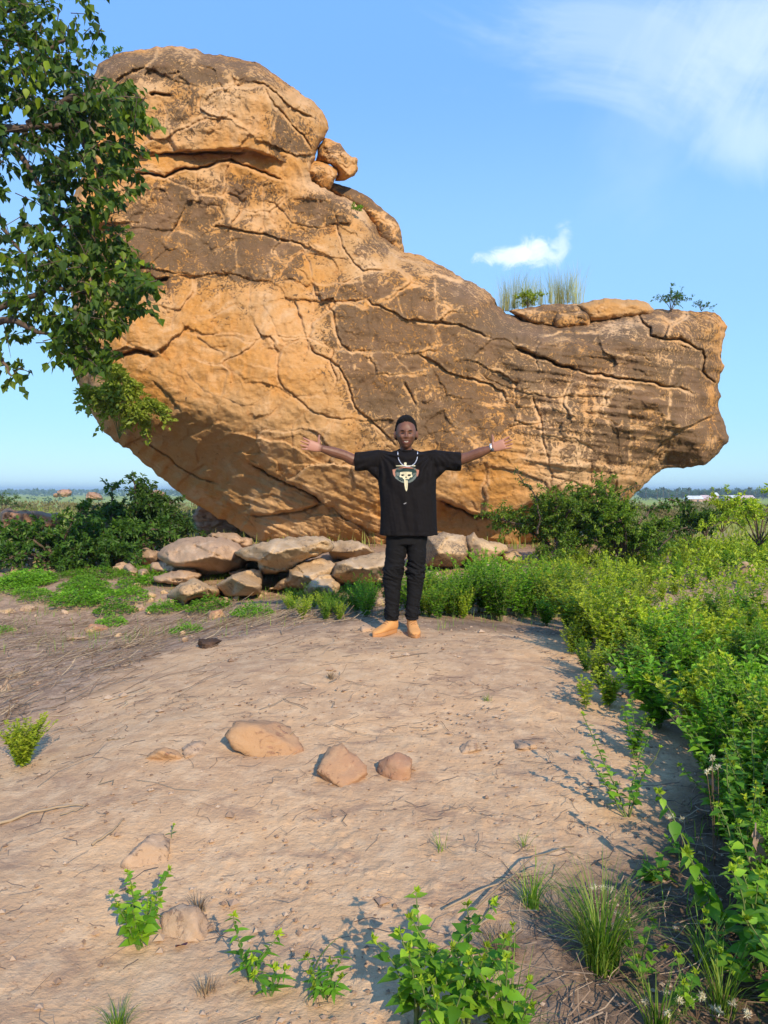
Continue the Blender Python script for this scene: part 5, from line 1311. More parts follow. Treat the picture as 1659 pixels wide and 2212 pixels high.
# grass tufts
for i, (a, b_, n, ln, lb) in enumerate([
    (1300, 2090, 260, .34, 'big bright grass tuft with arching blades at lower right'), (1150, 1960, 60, .17, 'smaller grass tuft above the big one, among dry grass'),
    (255, 2225, 90, .10, 'yellow green grass tuft cut by the lower border'), (955, 1838, 18, .10, 'sparse green grass sprig on the sand'),
    (1100, 2260, 70, .26, 'grass tuft between the broad leaved herbs and the big tuft'), (1420, 2230, 60, .22, 'grass tuft cut by the lower border at right'),
    (1053, 1512, 26, .06, 'tiny green grass tuft high on the bare slope'), (1130, 1830, 14, .09, 'few broad grass blades lying at the edge of the litter'),
    (1520, 2080, 50, .2, 'thin dark grass in the shade at the lower right'), (715, 1465, 50, .08, 'wispy dull grass tuft in the middle of the sand'),
    (430, 1965, 50, .07, 'greyish grass tuft behind the domed pinkish stone'), (445, 2145, 60, .06, 'dull flattened grass tuft low in the picture'), (1560, 2190, 60, .24, 'grass tuft near the lower right corner')]):
    o = tuft(500 + i, n, ln, .0045 if ln > .12 else .003, .02 + ln * .08, GRASS_M if i not in (9, 10, 11) else DRY_M, 'grass_tuft', 1.0, .15 if i else .35); o.location = gl(a, b_); tag(o, lb, 'grass tuft')
o = tuft(520, 220, .10, .0025, .05, DRY_M, 'dry_grass_tuft', 1.1, .3); o.location = gl(1080, 2060); tag(o, 'flattened grey dead grass tuft left of the big green one', 'grass tuft')
# short ground grass
r_ = np.random.default_rng(12); n = 16000
x = r_.uniform(-6, 7, n); y = r_.uniform(1.4, 12, n)
k = (r_.random(n) < (1 - soilmask(x, y)) * (.15 + .85 * sst(-.05, .4, fbm(x * .9, y * .9, 44, 3)))) & ((x > .2) | (y > 6.3)) ; x, y = x[k], y[k]; n = len(x)
mb = MB(); th = r_.uniform(0, 6.28, n)
mb.blade(np.stack([x, y, gbase(x, y)], 1), np.stack([np.cos(th), np.sin(th), 0 * th], 1), r_.uniform(.05, .16, n), .004, r_.uniform(.1, .9, n), r_.random(n), 3)
o = mb.build('grass', GRASS_M, None, False); tag(o, 'thin green grass growing between herbs and rocks', 'grass', kind='stuff')
# seed heads: pale fluffy flowers
def seedhead(Dx, Dy, Y, seed, label):
    r_ = np.random.default_rng(seed); P = atv(Dx, Dy, Y); gzv = gz(P.x, P.y); H = max(.05, P.z - gzv); e = empty('seed_stalk', (P.x, P.y, gzv)); st = MB()
    for i in range(4):
        tip = np.array([r_.normal(0, .03), r_.normal(0, .03), H * r_.uniform(.85, 1.05)]); st.tube([(0, 0, 0), tuple(tip * .5 + r_.normal(0, .008, 3)), tuple(tip)], .0012, 4, 0, False)
        m = 40; fl = MB(); fl.leaves(tip + rnd_unit(r_, m) * .004, rnd_unit(r_, m) + np.array([0, 0, .5]), rnd_unit(r_, m), .013, .003, r_.random(m)); fl.build('seed_head', PALEFL, e, False)
    st.build('stem', STEMB, e); tag(e, label, 'seed heads'); return e
PALEFL = leafmat('pale_flower', (.55, .50, .36), (.68, .62, .47), (.75, .72, .60), .3, .9)
for i, (a, b_, Y, lb) in enumerate([(1545, 1640, 2.75, 'cluster of cream fluffy flowers at the inner rim of the thicket'), (1448, 2160, 1.95, 'pale seed heads low at right, left one of three stalks'),
    (1505, 2150, 1.98, 'pale seed heads low at right, middle one of three stalks'), (1565, 2175, 1.95, 'pale seed heads low at right, right one of three stalks'),
    (1335, 1990, 2.3, 'thin stalk with cream seed heads above the big grass tuft'), (1290, 1905, 2.45, 'thin stalk with two cream heads over the dark litter'),
    (1480, 1770, 2.8, 'greenish seed heads in the dark gap of the thicket')]): seedhead(a, b_, Y, 600 + i, lb)
# dead brown leaf hanging at the right border
r_ = np.random.default_rng(71); mb = MB(); m = 16; zz = np.linspace(0, -.16, m)
mb.leaves(np.stack([r_.normal(0, .012, m), r_.normal(0, .012, m), zz], 1), np.stack([r_.normal(0, .3, m), r_.normal(0, .3, m), -np.ones(m)], 1), rnd_unit(r_, m), .065, .028, r_.random(m))
mb.tube([(0, 0, .02), (0, 0, -.16)], .003, 4, .5)
o = mb.build('withered_leaf', leafmat('withered', (.18, .12, .09), (.30, .21, .15), (.42, .31, .23), .1, .9), None, True); o.location = atv(1632, 1790, 2.45); tag(o, 'withered pinkish brown leaves hanging at the right border', 'dead leaves')
# small purple leaf by the stone
o = bpy.data.objects.new('fallen_leaf', leafmesh('fallen_leaf', .05, .045, plainmat('purple_leaf', (.13, .045, .055), .8), 0)); COL.objects.link(o); g = G(402, 2052); o.location = (g.x, g.y, g.z + .015); o.rotation_euler = (.3, .2, 2.6); tag(o, 'dark purple fallen leaf below the domed pinkish stone', 'leaf')

# ------------------------------------------------------------------ the tree reaching in from the left
def tree():
    r_ = np.random.default_rng(77)
    TX, TY = -7.3, 10.2; base = np.array([TX, TY, gz(TX, TY) - .1])
    e = empty('overhanging_tree', base)
    tk = MB(); t = np.linspace(0, 1, 12)[:, None]
    tr = np.array([0, 0, 0]) + t * np.array([.5, -.2, 8.5]) + np.array([.25, 0, 0]) * np.sin(t * 5)
    tk.tube(tr, np.linspace(.30, .12, 12), 10, .5); tk.build('trunk', BARK, e)
    def rel(Dx, Dy, Y): return at(Dx, Dy, Y) - base
    # main limbs traced in the drawing (Dx, Dy, Y)
    limbs = [[(-260, 330, 10.0), (-60, 280, 9.7), (60, 268, 9.4), (150, 262, 9.2), (215, 290, 9.1)],
             [(-260, 330, 10.0), (-60, 200, 9.8), (40, 150, 9.7), (120, 100, 9.6), (165, 70, 9.5)],
             [(-60, 280, 9.7), (40, 310, 9.5), (90, 400, 9.4), (150, 500, 9.3), (215, 560, 9.2), (290, 590, 9.1)],
             [(-260, 760, 10.0), (-80, 710, 9.6), (30, 690, 9.3), (85, 718, 9.2), (140, 730, 9.2)],
             [(-80, 710, 9.6), (40, 640, 9.3), (120, 620, 9.2), (200, 630, 9.1), (270, 640, 9.1)],
             [(60, 268, 9.4), (160, 210, 9.2), (230, 200, 9.0), (290, 230, 9.0), (315, 260, 9.0)],
             [(-60, 280, 9.7), (-30, 420, 9.5), (20, 500, 9.4), (60, 560, 9.3)],
             [(-80, 710, 9.6), (0, 760, 9.4), (30, 810, 9.3)],
             [(150, 262, 9.2), (200, 340, 9.1), (230, 410, 9.0), (240, 450, 9.0)],
             [(-260, 330, 10.0), (-80, 60, 9.9), (20, 20, 9.9), (90, 10, 9.9)]]
    br = MB(); lp = []
    for k, P in enumerate(limbs):
        Q = np.array([rel(*p) for p in P]); tt = np.linspace(0, 1, 18); q0 = np.linspace(0, 1, len(Q))
        Q = np.stack([np.interp(tt, q0, Q[:, i]) for i in range(3)], 1) + np.r_[np.zeros((1, 3)), r_.normal(0, .02, (17, 3))].cumsum(0) * .4
        r0 = .075 if k in (0, 3) else .045
        br.tube(Q, np.linspace(r0, .012, 18), 7, .5, False)
    br.tube([tr[4] * 1.0, rel(-260, 760, 10.0)], [.14, .08], 8, .5); br.tube([tr[8] * 1.0, rel(-260, 330, 10.0)], [.13, .08], 8, .5)
    bo = br.build('limb', BARK, e)
    # leaf clumps: (Dx, Dy, rx, ry, Y, count)
    cl = [(40, 60, 110, 70, 9.7, 420), (110, 90, 70, 60, 9.6, 240), (30, 160, 110, 80, 9.5, 480), (130, 190, 100, 70, 9.4, 420), (60, 250, 120, 60, 9.4, 380), (170, 240, 80, 60, 9.2, 330),
          (250, 220, 70, 50, 9.0, 330), (290, 255, 40, 45, 9.0, 170), (40, 330, 110, 50, 9.4, 330), (140, 330, 70, 60, 9.2, 300), (230, 320, 60, 60, 9.0, 260), (280, 340, 40, 35, 9.0, 90),
          (110, 410, 45, 60, 9.2, 200), (170, 420, 70, 60, 9.1, 300), (245, 400, 40, 50, 9.0, 160), (10, 470, 45, 60, 9.4, 150), (50, 530, 60, 50, 9.3, 170), (150, 500, 70, 60, 9.2, 260), (215, 500, 60, 45, 9.1, 240),
          (60, 600, 90, 55, 9.3, 320), (170, 580, 90, 50, 9.1, 380), (260, 590, 60, 60, 9.0, 330), (290, 630, 45, 45, 9.0, 200), (40, 670, 90, 40, 9.3, 250), (150, 660, 90, 55, 9.1, 360), (220, 680, 50, 45, 9.0, 210),
          (160, 740, 60, 50, 9.1, 300), (195, 770, 50, 35, 9.0, 170), (15, 750, 40, 60, 9.3, 110), (35, 805, 18, 25, 9.3, 34), (-60, 150, 120, 160, 9.7, 400), (-80, 350, 110, 110, 9.7, 300), (-90, 600, 100, 90, 9.6, 300),
          (-60, -60, 180, 70, 9.8, 400), (100, -30, 120, 50, 9.8, 200), (-200, 480, 100, 400, 10.1, 700), (165, 50, 35, 30, 9.6, 40), (190, 80, 25, 20, 9.6, 24), (0, 20, 60, 60, 9.8, 160)]
    groups = {0: MB(), 1: MB()}; tw = MB(); Lm = []
    for (a, b_, rx, ry, Y, n) in cl:
        n = int(n * (.62 if a < 130 and b_ > 60 else .84))
        th = r_.uniform(0, 6.28, n); q = np.sqrt(r_.random(n)) * r_.uniform(.75, 1.08, n)
        # gather leaves on twigs
        ntw = max(2, n // 9); tx = a + rx * np.cos(th[:ntw]) * q[:ntw]; ty = b_ + ry * np.sin(th[:ntw]) * q[:ntw]; tY = Y + r_.normal(0, .38, ntw)
        o = at(tx, ty, tY) - base
        d = rnd_unit(r_, ntw) * np.array([1, .8, .5]) + np.array([.25, 0, -.30]); d /= np.linalg.norm(d, axis=1)[:, None]; ln = r_.uniform(.18, .42, ntw)
        for i in range(ntw): tw.tube([o[i] - d[i] * ln[i] * .6, o[i], o[i] + d[i] * ln[i] * .5 - np.array([0, 0, .05])], [.007, .005, .002], 3, .5, False)
        k = r_.integers(0, ntw, n); s = r_.uniform(-.5, .6, n)
        p = o[k] + d[k] * (ln[k] * s)[:, None] + rnd_unit(r_, n) * .035
        D = rnd_unit(r_, n) * .7 + d[k] * .5 + np.array([0, 0, -.55]); U = rnd_unit(r_, n) * .6 + np.array([0.2, -.5, .8])
        sz = r_.uniform(.07, .15, n)
        lum = .18 if (a < 200 and 180 < b_ < 480) else .55  # shade inside the crown is put into the leaf colour of these clumps
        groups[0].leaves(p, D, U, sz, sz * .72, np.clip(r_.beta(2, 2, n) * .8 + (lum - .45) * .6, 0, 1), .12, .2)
    twm = tw.build('twig', BARK, e)
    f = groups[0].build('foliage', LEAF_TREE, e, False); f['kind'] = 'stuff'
    # three hundred of the nearest leaves stand out one by one
    LM = [leafmesh('leaf', 1.0, .74, LEAF_TREE, s_, False, .22) for s_ in (.45, .7, .95)]
    spots = [(250, 220, 75, 50), (285, 255, 45, 40), (245, 590, 70, 60), (290, 620, 40, 40), (165, 740, 60, 45), (215, 690, 50, 40), (120, 110, 70, 60), (215, 420, 40, 50), (60, 180, 80, 60)]
    for i in range(260):
        a, b_, rx, ry = spots[i % len(spots)]; th = r_.uniform(0, 6.28); q = math.sqrt(r_.random())
        p = rel(a + rx * q * math.cos(th), b_ + ry * q * math.sin(th), 8.7 + r_.random() * .25)
        o = bpy.data.objects.new('leaf', LM[i % 3]); COL.objects.link(o); o.parent = e; o.location = p
        o.rotation_euler = (r_.normal(0, .5), .9 + r_.normal(0, .35), r_.uniform(0, 6.28)); s = r_.uniform(.09, .14); o.scale = (s, s, s)
    tag(e, 'tree with large leaves leaning in from the left in front of the boulder', 'tree')
tree()
# ------------------------------------------------------------------ the plain, far trees, sheds and hills
def hills(name, Y0, dist, h, label, seed, col, x0=-1.2, x1=1.2, rise=None):
    an = np.linspace(x0, x1, 420); rows = 10; t = np.linspace(0, 1, rows)
    prof = h * (.55 + .45 * fbm(an * 3 + seed, 0 * an, seed, 4) + .12 * fbm(an * 40, 0 * an, seed, 3)) + (rise(an) if rise else 0)
    V = []
    for q in t:
        d = dist + q * dist * .25; z = prof * np.sin(q * math.pi * .5 if q < 1 else math.pi * .5) + h * .12 * fbm(an * 60, an * 0 + q * 5, seed, 3) * q
        V.append(np.stack([np.sin(an) * d, np.cos(an) * d, -9 + z], 1))
    V.append(np.stack([np.sin(an) * dist * 1.5, np.cos(an) * dist * 1.5, -12 + 0 * an], 1))
    V = np.vstack(V); n = len(an); F = [(i * n + j, i * n + j + 1, (i + 1) * n + j + 1, (i + 1) * n + j) for i in range(rows) for j in range(n - 1)]
    m, nt, b = newmat(name + '_surface'); P = geopos(nt)
    c = mixc(nt, mapr(nt, noise_node(nt, .006, 6, .65, vec=P), .35, .65), col, tuple(x * 1.9 for x in col)); nt.links.new(c, b.inputs['Base Color']); b.inputs['Roughness'].default_value = 1
    o = meshobj(name, V, np.array(F), m); tag(o, label, kind='structure'); return o
hills('hills', 0, 5200, 46, 'low blue hills along the horizon', 3.0, (.035, .06, .025), rise=lambda a: 65 * sst(.42, .62, a))
hills('hills', 0, 3000, 16, 'nearer wooded rise below the blue hills', 8.0, (.04, .07, .02))

def fartree(seed, h=8, w=7, palm=False):
    r_ = np.random.default_rng(seed); st = MB(); lf = MB()
    if palm:
        st.tube([(0, 0, 0), (.2, 0, h * .5), (.1, 0, h * .85)], [.28, .22, .2], 5, .5)
        n = 70; d = rnd_unit(r_, n); d[:, 2] = d[:, 2] * .6 + .15
        lf.leaves(np.repeat([[.1, 0, h * .85]], n, 0) + d * .3, d, np.array([0, 0, 1.]) + r_.normal(0, .2, (n, 3)), r_.uniform(1.2, 2.0, n), .8, r_.uniform(.4, 1, n))
    else:
        st.tube([(0, 0, 0), (0, 0, h * .6)], [.3, .15], 5, .5)
        for b in range(9):
            c = rnd_unit(r_, 1)[0] * np.array([w * .32, w * .32, h * .2]) + np.array([0, 0, h * .58]); n = 70; d = rnd_unit(r_, n)
            lf.leaves(c + d * r_.uniform(.5, 1, n)[:, None] * w * .22, rnd_unit(r_, n), rnd_unit(r_, n), .9, .7, r_.beta(2, 2, n))
    e = empty('palm_tree' if palm else 'field_tree'); a = st.build('trunk', BARK, e); b = lf.build('crown', FARLEAF if not palm else PALML, e, False); b['kind'] = 'stuff'
    return reg(e, [a, b])
FARLEAF = leafmat('far_tree_leaf', (.025, .06, .018), (.04, .09, .025), (.07, .13, .03), .2)
PALML = leafmat('palm_leaf', (.07, .10, .03), (.12, .15, .05), (.18, .20, .08), .2)
FT = [fartree(801, 8, 8), fartree(802, 9, 9), fartree(803, 7, 8)]; PT = [fartree(811, 9, 4, True), fartree(812, 8, 4, True)]
r_ = np.random.default_rng(31)
def fp(Dx, Y): x = (Dx - 829.5) / FD * Y; return (x, Y, gz(x, Y) - .2)
its = {0: [], 1: [], 2: []}
for i in range(66):
    Dx = 1385 + 290 * i / 66 + r_.uniform(-4, 4); its[i % 3].append(fp(Dx, r_.uniform(545, 680)) + (r_.uniform(0, 6), r_.uniform(.75, 1.1)))
for k in range(3): place(FT[k], its[k], 'dark round tree in the line of trees behind the far sheds', 'tree', 'trees behind the far sheds')
its = {0: [], 1: []}
for i, Dx in enumerate([1395, 1420, 1432, 1445, 1462, 1475, 1488, 1522, 1538, 1548, 1552, 1575, 1600, 1612, 1620, 1632, 1648]): its[i % 2].append(fp(Dx, r_.uniform(505, 540)) + (r_.uniform(0, 6), r_.uniform(.8, 1.1)))
for k in range(2): place(PT[k], its[k], 'small palm tree standing in the far line of trees', 'palm tree', 'palms in the far line of trees')
done(*FT, *PT)
# farther woods in bands: one mass
def woods(name, label, y0, y1, n, seed, hh=7):
    r_ = np.random.default_rng(seed); mb = MB(); y = r_.uniform(y0, y1, n); x = y * r_.uniform(-.75, .75, n)
    k = fbm(x * .004, y * .012, seed, 3) > -.05; x, y = x[k], y[k]; n = len(x); z = gbase(x, y)
    for j in range(12):
        d = rnd_unit(r_, n)
        mb.leaves(np.stack([x, y, z + hh * .5], 1) + d * np.array([hh * .65, hh * .65, hh * .42]), rnd_unit(r_, n), rnd_unit(r_, n), hh * .5, hh * .45, r_.beta(2, 2, n))
    o = mb.build(name, FARLEAF, None, False); tag(o, label, 'woods', kind='stuff')
woods('far_woods', 'scattered trees of the plain fading into haze', 900, 2900, 2600, 5, 9)
woods('far_woods', 'bushes and small trees dotted over the middle of the plain', 330, 900, 260, 9, 3.0)
# dry scrub and grass over the near plain
r_ = np.random.default_rng(33); mb = MB(); n = 26000
y = 15 * np.exp(r_.random(n) * 2.6); x = y * r_.uniform(-.62, .62, n); k = fbm(x * .12, y * .05, 14, 3) + .25 > r_.normal(0, .35, n); x, y = x[k], y[k]; n = len(x)
th = r_.uniform(0, 6.28, n); ln = r_.uniform(.15, .5, n) * np.clip(y / 40, .8, 2.4)
mb.blade(np.stack([x, y, gbase(x, y) - .02], 1), np.stack([np.cos(th), np.sin(th), 0 * th], 1), ln, .015 + .0009 * y, r_.uniform(.1, .8, n), r_.random(n), 2)
o = mb.build('plain_grass', leafmat('plain_blade', (.13, .17, .03), (.22, .26, .05), (.32, .32, .10), .3), None, False); tag(o, 'yellow green grass growing over the plain', 'grass', kind='stuff')
mb = MB(); n = 1100
y = 20 * np.exp(r_.random(n) * 2.2); x = y * r_.uniform(-.6, .6, n); k = fbm(x * .08, y * .04, 24, 3) > .05; x, y = x[k], y[k]; n = len(x)
for j in range(60):
    d = rnd_unit(r_, n); d[:, 2] = abs(d[:, 2]); s = np.clip(y / 45, .6, 1.6)
    mb.leaves(np.stack([x, y, gbase(x, y)], 1) + d * np.array([.55, .55, .5]) * s[:, None], d + rnd_unit(r_, n) * .5, rnd_unit(r_, n), .22 * s, .09 * s, r_.beta(2, 2, n))
o = mb.build('plain_scrub', DRYBUSH, None, False); tag(o, 'dry olive scrub dotted over the plain', 'scrub', kind='stuff')

# sheds
ROOFW = plainmat('pale_roof', (.62, .66, .68), .5, var=.15, vs=.4); ROOFP = plainmat('pink_roof', (.60, .45, .44), .6, var=.15, vs=.4); WALLB = plainmat('mud_wall', (.40, .25, .18), .9, var=.2, vs=.4); DARKD = plainmat('dark_opening', (.03, .025, .02), .9)
def boxv(mb, x0, x1, y0, y1, z0, z1):
    V = [(x0, y0, z0), (x1, y0, z0), (x1, y1, z0), (x0, y1, z0), (x0, y0, z1), (x1, y0, z1), (x1, y1, z1), (x0, y1, z1)]
    mb.add(V, None, [(0, 1, 5, 4), (1, 2, 6, 5), (2, 3, 7, 6), (3, 0, 4, 7), (4, 5, 6, 7), (3, 2, 1, 0)], .5)
def shed(Dx0, Dx1, Y, h, roof, label):
    x0 = (Dx0 - 829.5) / FD * Y; x1 = (Dx1 - 829.5) / FD * Y; L_ = x1 - x0; z = min(gz(x0, Y), gz(x1, Y)) - .2
    e = empty('shed', (x0, Y, z)); w = MB(); boxv(w, 0, L_, 0, 7, -.8, h); w.build('wall', WALLB, e, False)
    rf = MB(); D_ = 7.8; V = [(-.5, -.4, h - .1), (L_ + .5, -.4, h - .1), (L_ + .5, 3.5, h + 1.9), (-.5, 3.5, h + 1.9), (-.5, 7.4, h - .1), (L_ + .5, 7.4, h - .1)]
    V2 = [(a, b, c + .12) for a, b, c in V]; V = V + V2
    rf.add(V, [(0, 3, 4), (1, 5, 2)], [(6, 7, 8, 9), (9, 8, 11, 10), (0, 1, 7, 6), (4, 10, 11, 5), (0, 6, 9, 3), (3, 9, 10, 4), (1, 2, 8, 7), (2, 5, 11, 8)], .5); rf.build('roof', roof, e, False)
    for i in range(int(L_ / 4)):
        d = MB(); boxv(d, 1.5 + i * 4, 2.5 + i * 4, -.06, -.01, -.2, h * .7); d.build('door' if i % 2 else 'window', DARKD, e, False)
    tag(e, label, 'shed')
shed(1487, 1518, 470, 2.2, ROOFW, 'low shed with pale roof, leftmost of the sheds in the far plain')
shed(1519, 1549, 476, 2.3, ROOFP, 'low reddish walled shed right of the leftmost pale one')
shed(1543, 1552, 492, 4.0, ROOFW, 'small taller pale building behind the reddish shed')
shed(1571, 1600, 470, 2.3, ROOFW, 'long shed with bluish white roof in the far plain, left of the pinkish roof')
shed(1600.8, 1630, 466, 2.3, ROOFP, 'long shed with pinkish roof, rightmost of the sheds in the far plain')
# ------------------------------------------------------------------ the person
PY = 6.13
def PP(Dx, Dy, dy=0.0): return at(Dx, Dy, PY + dy)
PX = float(PP(877, 1100)[0]); PG = gz(PX, PY)
person = empty('person', (PX, PY, PG)); PO = np.array([PX, PY, PG])
tag(person, 'smiling person in black T-shirt and black jeans standing with arms spread wide', 'person')
def apply_mods(mb_or_mesh, mods, name):
    V, F, A = mb_or_mesh.arrays(); o = meshobj('tmp', V, F); 
    for (t, kw) in mods:
        md = o.modifiers.new('m', t)
        for k, v in kw.items(): setattr(md, k, v)
    dg = bpy.context.evaluated_depsgraph_get(); ev = o.evaluated_get(dg)
    me = bpy.data.meshes.new_from_object(ev); n = len(me.vertices); V = np.empty(n * 3, np.float32); me.vertices.foreach_get('co', V); V = V.reshape(-1, 3).astype(float)
    me.calc_loop_triangles(); T = np.empty(len(me.loop_triangles) * 3, np.int32); me.loop_triangles.foreach_get('vertices', T)
    P4 = None
    if all(len(p.vertices) == 4 for p in list(me.polygons)[:50]): 
        q = np.empty(len(me.polygons) * 4, np.int32) if len(me.loops) == len(me.polygons) * 4 else None
        if q is not None: me.polygons.foreach_get('vertices', q); P4 = q.reshape(-1, 4)
    bpy.data.objects.remove(o); bpy.data.meshes.remove(me)
    return V, (P4 if P4 is not None else T.reshape(-1, 3))
def ring(c, u, v, a, b, n=20, p=2.0):
    th = np.arange(n) * 2 * np.pi / n; cs_, sn_ = np.cos(th), np.sin(th)
    X = np.sign(cs_) * np.abs(cs_) ** (2 / p); Y = np.sign(sn_) * np.abs(sn_) ** (2 / p)
    return np.asarray(c) + X[:, None] * a * np.asarray(u) + Y[:, None] * b * np.asarray(v)
ex, ey, ez = np.eye(3)
# ---- body: head, neck, arms, hands, hidden trunk and legs, one continuous skin
bd = MB()
Hc = PP(877, 938) - PO           # head centre
HS = 1.09
def ico(sub=4):
    bm = bmesh.new(); bmesh.ops.create_icosphere(bm, subdivisions=sub, radius=1); V = np.array([v.co[:] for v in bm.verts]); F = np.array([[v.index for v in f.verts] for f in bm.faces]); bm.free(); return V, F
V, F = ico(5)
def gauss(V, c, s): return np.exp(-(((V - np.array(c)) / np.array(s)) ** 2).sum(1))
# unit head: x right, y back, z up; face looks to -y
H = V.copy(); x, y, z = H[:, 0].copy(), H[:, 1].copy(), H[:, 2].copy()
jaw = sst(.1, -1.0, z)
H[:, 0] = x * (1 - .30 * jaw) * (1 - .05 * sst(.4, 1, z)); H[:, 1] = y * (1 - .16 * jaw * (y > 0))
H = H * np.array([.077, .098, .121])
H[:, 1] += .018 * jaw * (y > 0) * -1
front = (y < -.1)
def push(c, s, d):
    g_ = gauss(H, c, s) * front; H[:, :] += g_[:, None] * np.array(d)
H[:, 1] = np.where(front & (H[:, 1] < -.083), -.083 + (H[:, 1] + .083) * .45, H[:, 1])
push((0, -.09, .022), (.05, .05, .010), (0, -.008, 0))       # brow
for s_ in (-1, 1):
    push((.029 * s_, -.088, .004), (.015, .04, .010), (0, .013, 0))    # sockets
    push((.040 * s_, -.075, -.024), (.017, .04, .016), (.003 * s_, -.009, 0))  # cheeks
    push((.028 * s_, -.088, .003), (.010, .03, .0045), (0, -.006, 0))  # lids
    push((.014 * s_, -.09, -.030), (.007, .04, .007), (0, -.010, 0))   # nostrils
push((0, -.09, -.008), (.008, .04, .020), (0, -.014, 0))     # bridge
push((0, -.09, -.027), (.011, .04, .010), (0, -.018, 0))     # nose tip
push((0, -.09, -.052), (.024, .04, .006), (0, -.008, 0)); push((0, -.09, -.072), (.021, .04, .006), (0, -.008, 0))   # lips
push((0, -.09, -.061), (.022, .04, .0045), (0, .010, 0))
push((0, -.08, -.100), (.018, .04, .012), (0, -.010, 0))     # chin
bd.add(H * HS + Hc, F)
for s_ in (-1, 1):      # ears
    E_ = V * np.array([.010, .018, .030]); E_[:, 0] += .006 * (1 - (V[:, 1]) ** 2) * s_ ; bd.add((E_ + np.array([.078 * s_, .004, -.006])) * HS + Hc, F)
neck0 = PP(877, 962) - PO; sh = PP(877, 990) - PO
bd.loft([ring(neck0 + np.array([0, .02, .02]), ex, ey, .048, .055), ring(neck0 + np.array([0, .028, -.05]), ex, ey, .050, .056), ring(sh + np.array([0, .03, .01]), ex, ey, .075, .065), ring(sh + np.array([0, .03, -.06]), ex, ey, .16, .085), ring(PP(877, 1050, .03) - PO, ex, ey, .155, .10), ring(PP(877, 1130, .03) - PO, ex, ey, .14, .085), ring(PP(877, 1160, .03) - PO, ex, ey, .13, .07)])
def limb(P, r, n=12):
    P = np.array([p - PO for p in P]); k = 14; t = np.linspace(0, 1, k); tt = np.linspace(0, 1, len(P))
    Q = np.stack([np.interp(t, tt, P[:, i]) for i in range(3)], 1); rr = np.interp(t, tt, r); bd.tube(Q, rr, n)
for s_ in (-1, 1):
    L_ = s_ < 0
    if L_: pts = [PP(815, 992, .03), PP(765, 995, .0), PP(745, 984, -.02), PP(718, 976, -.05), PP(694, 969, -.08)]
    else: pts = [PP(940, 992, .03), PP(990, 994, .0), PP(1010, 988, -.02), PP(1036, 978, -.05), PP(1060, 969, -.08)]
    limb(pts, [.060, .050, .042, .043, .027])
    wr = pts[-1] - PO; el = pts[-2] - PO; ax = (wr - el) / np.linalg.norm(wr - el)
    # palm faces the camera; thumb points up
    palm_end = (PP(666, 962, -.10) if L_ else PP(1090, 960, -.10)) - PO
    up = ez - ax * ax[2]; up /= np.linalg.norm(up); toward = np.cross(ax, up) * (1 if not L_ else -1)
    if toward[1] > 0: toward = -toward
    rings = []
    for t_, w_, th_ in ((-.10, .027, .021), (.15, .032, .018), (.45, .041, .016), (.8, .044, .015), (1.0, .043, .013)):
        c_ = wr + (palm_end - wr) * t_ + up * .004 * t_; rings.append(ring(c_, up, toward, w_, th_, 14, 2.4))
    bd.loft(rings)
    pd = palm_end - wr; pd /= np.linalg.norm(pd)
    for i_, (off, ln_, spr) in enumerate(((.032, .072, .20), (.0115, .082, .06), (-.0105, .076, -.06), (-.030, .060, -.20))):
        d0 = pd + up * spr - ez * .0; d0 /= np.linalg.norm(d0); r0 = .0092 - .0009 * (i_ == 3)
        b0 = palm_end - pd * .018 + up * off; k1 = b0 + d0 * ln_ * .5; k2 = k1 + (d0 + toward * .22) * ln_ * .32; k3 = k2 + (d0 + toward * .42) * ln_ * .28
        bd.tube([b0, k1, k2, k3], [r0 * 1.08, r0, r0 * .92, r0 * .72], 8)
    tb = wr + pd * .022 + up * .022; td = (up * .95 + pd * (.28 if L_ else .35)); td = td / np.linalg.norm(td)
    bd.tube([tb - up * .015, tb + td * .028, tb + td * .055 + pd * .002, tb + td * .088 - pd * .006], [.016, .0125, .0105, .0085], 8)
# legs inside the jeans
def legline(s_):
    return [PP(852 if s_ < 0 else 902, 1165, .03), PP(848 if s_ < 0 else 903, 1240, .0), PP(846 if s_ < 0 else 893, 1330, .03)] 
for s_ in (-1, 1): limb(legline(s_), [.050, .038, .028])
V, F = apply_mods(bd, [('REMESH', dict(mode='VOXEL', voxel_size=.0036)), ('SMOOTH', dict(factor=.5, iterations=2))], 'body')
m, nt, b = newmat('skin'); b.inputs['Roughness'].default_value = .52; b.inputs['Specular IOR Level'].default_value = .4
pk = attr(nt, 'palm'); c = mixc(nt, mapr(nt, noise_node(nt, 30, 4, vec=objco(nt)), .3, .7), (.135, .058, .034), (.17, .076, .045)); c = mixc(nt, pk, c, (.42, .20, .14)); nt.links.new(c, b.inputs['Base Color'])
b.inputs['Subsurface Weight'].default_value = .05; b.inputs['Subsurface Radius'].default_value = (.01, .004, .002)
bump(nt, b, noise_node(nt, 220, 3, vec=objco(nt)), .12, .002)
hand = sst(.0, .03, np.abs(V[:, 0]) - (abs(PP(694, 969)[0] - PX) - .0)) ; hand = sst(.725, .75, np.abs(V[:, 0] - (0)))
hx = np.where(V[:, 0] < 0, (PP(694, 969, -.08) - PO)[0] - V[:, 0], V[:, 0] - (PP(1060, 969, -.08) - PO)[0])
body_ = meshobj('body', V, F, m, person, True, {'palm': sst(-.005, .03, hx) * .85})
BT = BVHTree.FromPolygons([tuple(v) for v in V], [tuple(f) for f in F])
def fronthit(x, z, tree): 
    h = tree.ray_cast(Vector((x, -1.0, z)), Vector((0, 1, 0))); return h[0]
